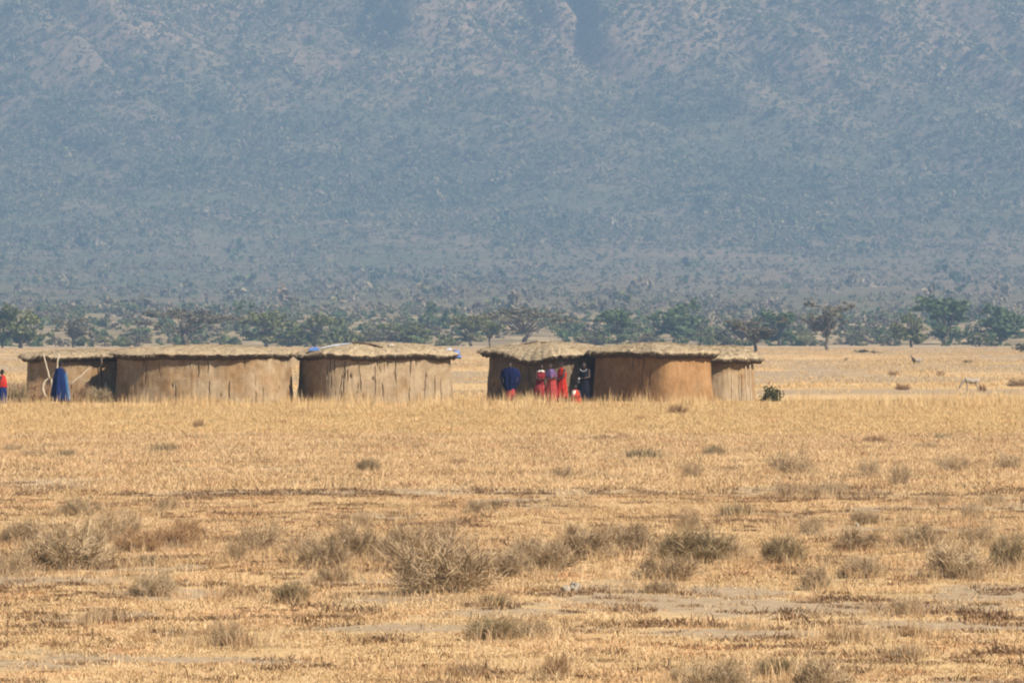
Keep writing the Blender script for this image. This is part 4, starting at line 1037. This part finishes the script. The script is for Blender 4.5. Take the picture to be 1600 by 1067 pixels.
# (px, base row, width px, height px, kind[, own label])
SL = [(1206, 632, 36, 30, 'bush', 'small round dark leafy bush beside the thin pole of the hidden hut'),
      (1005, 717, 72, 24, 'spiky', 'wide dark row of spiky stalks out in the open field'), (575, 740, 46, 26, 'olive'), (1118, 713, 44, 22, 'spiky'), (256, 706, 54, 20, 'spiky'), (105, 714, 30, 17, 'spiky'),
      (311, 672, 22, 18, 'red'), (1472, 687, 32, 15, 'spiky'), (1366, 692, 44, 16, 'red'), (1240, 742, 90, 46, 'pale'), (1082, 746, 44, 32, 'pale'), (1360, 745, 50, 38, 'pale'), (1405, 762, 44, 50, 'pale'),
      (1490, 740, 70, 34, 'pale'), (1575, 735, 60, 34, 'pale'), (880, 750, 46, 26, 'pale'), (745, 802, 46, 26, 'grey'), (772, 797, 32, 18, 'olive'), (720, 728, 26, 14, 'red'), (660, 700, 30, 12, 'red'),
      (125, 806, 76, 36, 'grey'), (110, 888, 170, 90, 'grey'), (30, 846, 76, 46, 'grey'), (20, 897, 84, 52, 'pale'), (180, 840, 110, 62, 'pale'), (215, 858, 90, 44, 'red'), (270, 850, 100, 40, 'red'), (292, 836, 54, 34, 'red'),
      (262, 798, 44, 26, 'pale'), (240, 926, 84, 46, 'grey'), (368, 877, 46, 46, 'pale'), (232, 884, 40, 24, 'olive'), (456, 943, 74, 38, 'olive'), (410, 858, 96, 56, 'pale'), (370, 932, 60, 24, 'red'),
      (505, 890, 100, 66, 'grey'), (558, 872, 110, 62, 'grey'), (470, 870, 70, 40, 'pale'), (520, 908, 70, 30, 'grey'), (690, 926, 200, 98, 'grey', 'largest grey brown shrub, a wide twiggy dome in the foreground'), (640, 880, 100, 66, 'grey'),
      (690, 850, 120, 46, 'pale'), (775, 904, 130, 56, 'grey'), (850, 894, 120, 62, 'grey'), (915, 876, 120, 66, 'grey'), (980, 858, 90, 52, 'grey'), (830, 872, 80, 40, 'pale'), (1080, 882, 150, 62, 'olive'), (1040, 908, 120, 48, 'grey'),
      (1130, 872, 90, 40, 'grey'), (1224, 882, 86, 50, 'olive'), (1276, 920, 60, 46, 'grey'), (1150, 807, 62, 28, 'spiky'), (1354, 824, 64, 30, 'grey'), (1340, 862, 90, 40, 'grey'), (1432, 858, 84, 44, 'grey'), (1345, 906, 90, 42, 'grey'),
      (1500, 906, 130, 64, 'grey'), (1578, 890, 76, 66, 'olive'), (1530, 858, 80, 50, 'pale'), (1265, 832, 60, 30, 'pale'), (1268, 776, 50, 26, 'pale'), (1225, 778, 50, 36, 'pale'), (1305, 772, 70, 30, 'pale'), (1518, 812, 44, 34, 'pale'),
      (1450, 700, 60, 14, 'pale'), (1075, 830, 46, 44, 'pale'), (566, 826, 40, 36, 'pale'), (1030, 924, 76, 24, 'grey'), (770, 952, 58, 22, 'olive'), (775, 1003, 110, 44, 'olive'), (838, 1000, 66, 40, 'pale'), (350, 1008, 76, 52, 'pale'),
      (362, 1008, 80, 22, 'red'), (150, 972, 50, 34, 'pale'), (1116, 1082, 130, 66, 'grey'), (1215, 1052, 80, 40, 'olive'), (1290, 1085, 110, 70, 'grey'), (1322, 998, 80, 24, 'red'), (1424, 994, 60, 22, 'red'), (1420, 1026, 60, 26, 'grey'),
      (1420, 960, 60, 40, 'pale'), (1165, 985, 40, 20, 'pale'), (1060, 1062, 30, 26, 'grey'), (870, 1050, 50, 36, 'red'), (720, 1052, 90, 26, 'red'), (1000, 940, 70, 10, 'mat'), (1110, 930, 60, 9, 'mat'), (1360, 940, 70, 10, 'mat'),
      (1260, 1000, 60, 9, 'mat'), (600, 972, 70, 10, 'mat'), (100, 908, 60, 8, 'mat'), (520, 880, 40, 20, 'pale'), (60, 712, 60, 12, 'pale'), (20, 706, 40, 16, 'pale'), (440, 664, 40, 10, 'red'), (1550, 790, 50, 24, 'pale'),
      (1460, 790, 60, 20, 'pale'), (1590, 604, 40, 16, 'grey'), (1396, 588, 22, 10, 'red'), (1470, 588, 16, 10, 'red'), (1535, 612, 14, 14, 'red'), (1322, 562, 8, 7, 'grey'), (1366, 552, 7, 7, 'grey'), (1512, 566, 20, 6, 'grey'), (1410, 610, 30, 12, 'red'),
      (1058, 652, 40, 26, 'red'), (1000, 660, 24, 12, 'red'), (330, 1040, 44, 12, 'mat'), (90, 1010, 50, 14, 'mat'), (250, 1040, 40, 12, 'mat'), (450, 1000, 40, 14, 'mat'), (560, 1030, 50, 12, 'mat')]
FLIP = {}
for i, s_ in enumerate(SL):
    px, by, w, h, kind = s_[:5]
    d = DY(by); x = X(px, d); ww = w / F * d; hh = h / F * d
    me, m = SH[kind][i % len(SH[kind])]
    unit = .6 if kind in ('grey', 'red', 'olive', 'pale', 'spiky') else .3 if kind == 'mat' else .6
    sy = max(ww, min(hh * 2.2, ww * 1.3)) if kind != 'mat' else ww
    o = obj(NM[kind], me, m, None, (x, d, float(gz(x, d)) - .015), trng.uniform(-.5, .5) + (math.pi if i % 2 else 0), (ww, sy, hh / unit))
    lab = None if kind == 'bush' else shrub_label(kind, px, by, ww)
    tag(o, s_[5] if len(s_) > 5 else lab, 'shrub' if kind not in ('spiky', 'mat') else 'grass clump', 'shrubs of the dry field')
wx, wy = [], []
for s_ in SL:
    d = DY(s_[1])
    if d > 200 or s_[4] == 'mat': continue
    ww = s_[2] / F * d; n = int(6 + 60 * ww)
    wx.append(X(s_[0], d) + trng.normal(0, ww * .5, n)); wy.append(d + trng.normal(0, ww * .9 + .2, n))
q_, r_ = field_points(84, 118, 5)
kk = rng.uniform(0, 1, len(q_)) < sstep(0.48, 0.64, fbm(q_ / 1.3, r_ / 4.0, 3, 991))
wx.append(q_[kk]); wy.append(r_[kk])
wx, wy = np.concatenate(wx), np.concatenate(wy)
place('dry_weeds', wx, wy, np.ones(len(wx), bool), 0.5, 1.3, [(blades(16, 0.11, 0.04, 0.20, 0.0045, 1.1, 1000 + q, 0.2, 1.0, flat=.15), M[m]) for q, m in enumerate(('twig', 'straw', 'twig', 'straw', 'twig_red', 'straw'))],
      'thin dry weed stalks growing round the shrubs', 'weeds')
# brush pile and weeds at the foot of the broken hut
for k, (px, w, h, d, kind, lab) in enumerate(((42, 84, 46, 286.0, 'red', 'widest reddish thorn brush heap beside the person in red'), (64, 60, 40, 285.0, 'red', 'reddish brush heap against the pale poles of the broken hut'),
        (28, 56, 36, 284.5, 'olive', 'dark brush heap beside the widest reddish heap'), (126, 70, 38, 285.6, 'red', 'reddish brush heap next to the blue cloaked person'), (152, 54, 34, 285.0, 'olive', 'dark brush heap below the dark post of the broken hut'))):
    me, m = SH[kind][k % 3]; x = X(px, d); ww = w / F * d
    tag(obj('brush_heap', me, m, None, (x, d, float(gz(x, d)) - .02), .7 * k, (ww, ww * .8, h / F * d / .6)), lab, 'brush', 'brush heaped by the broken hut')

# ================================================================== stones
def stone(px, by, w, h, seed, label):
    d = DY(by); x = X(px, d); N, m_ = 18, 11
    u = np.linspace(0, math.pi, m_); th = np.linspace(0, 2 * math.pi, N, endpoint=False)
    U, T = np.meshgrid(u, th, indexing='ij')
    dx, dy, dz = np.sin(U) * np.cos(T), np.sin(U) * np.sin(T), -np.cos(U)
    r = 0.35 + 1.3 * fbm(dx * 1.6 + 5 + dz, dy * 1.6 + 5 + seed, 3, seed)
    ww, hh = w / F * d, h / F * d
    V = np.stack([dx * r * ww / 2, dy * r * ww / 2, dz * r * hh * .6 + hh * .35], -1).reshape(-1, 3)
    f = [tuple(int(a) for a in q) for q in grid_faces(m_, N, True)]
    tag(obj('stone', mesh('stone', V, f, False), M['stone'], None, (x, d, float(gz(x, d)))), label, 'stone')
stone(899, 924, 18, 17, 4, 'pale jagged stone on bare earth beside the long shrubs')
stone(883, 926, 13, 10, 6, 'low grey stone leaning on the pale jagged stone')
stone(1340, 826, 6, 6, 8, 'tiny white stone under a grey shrub')
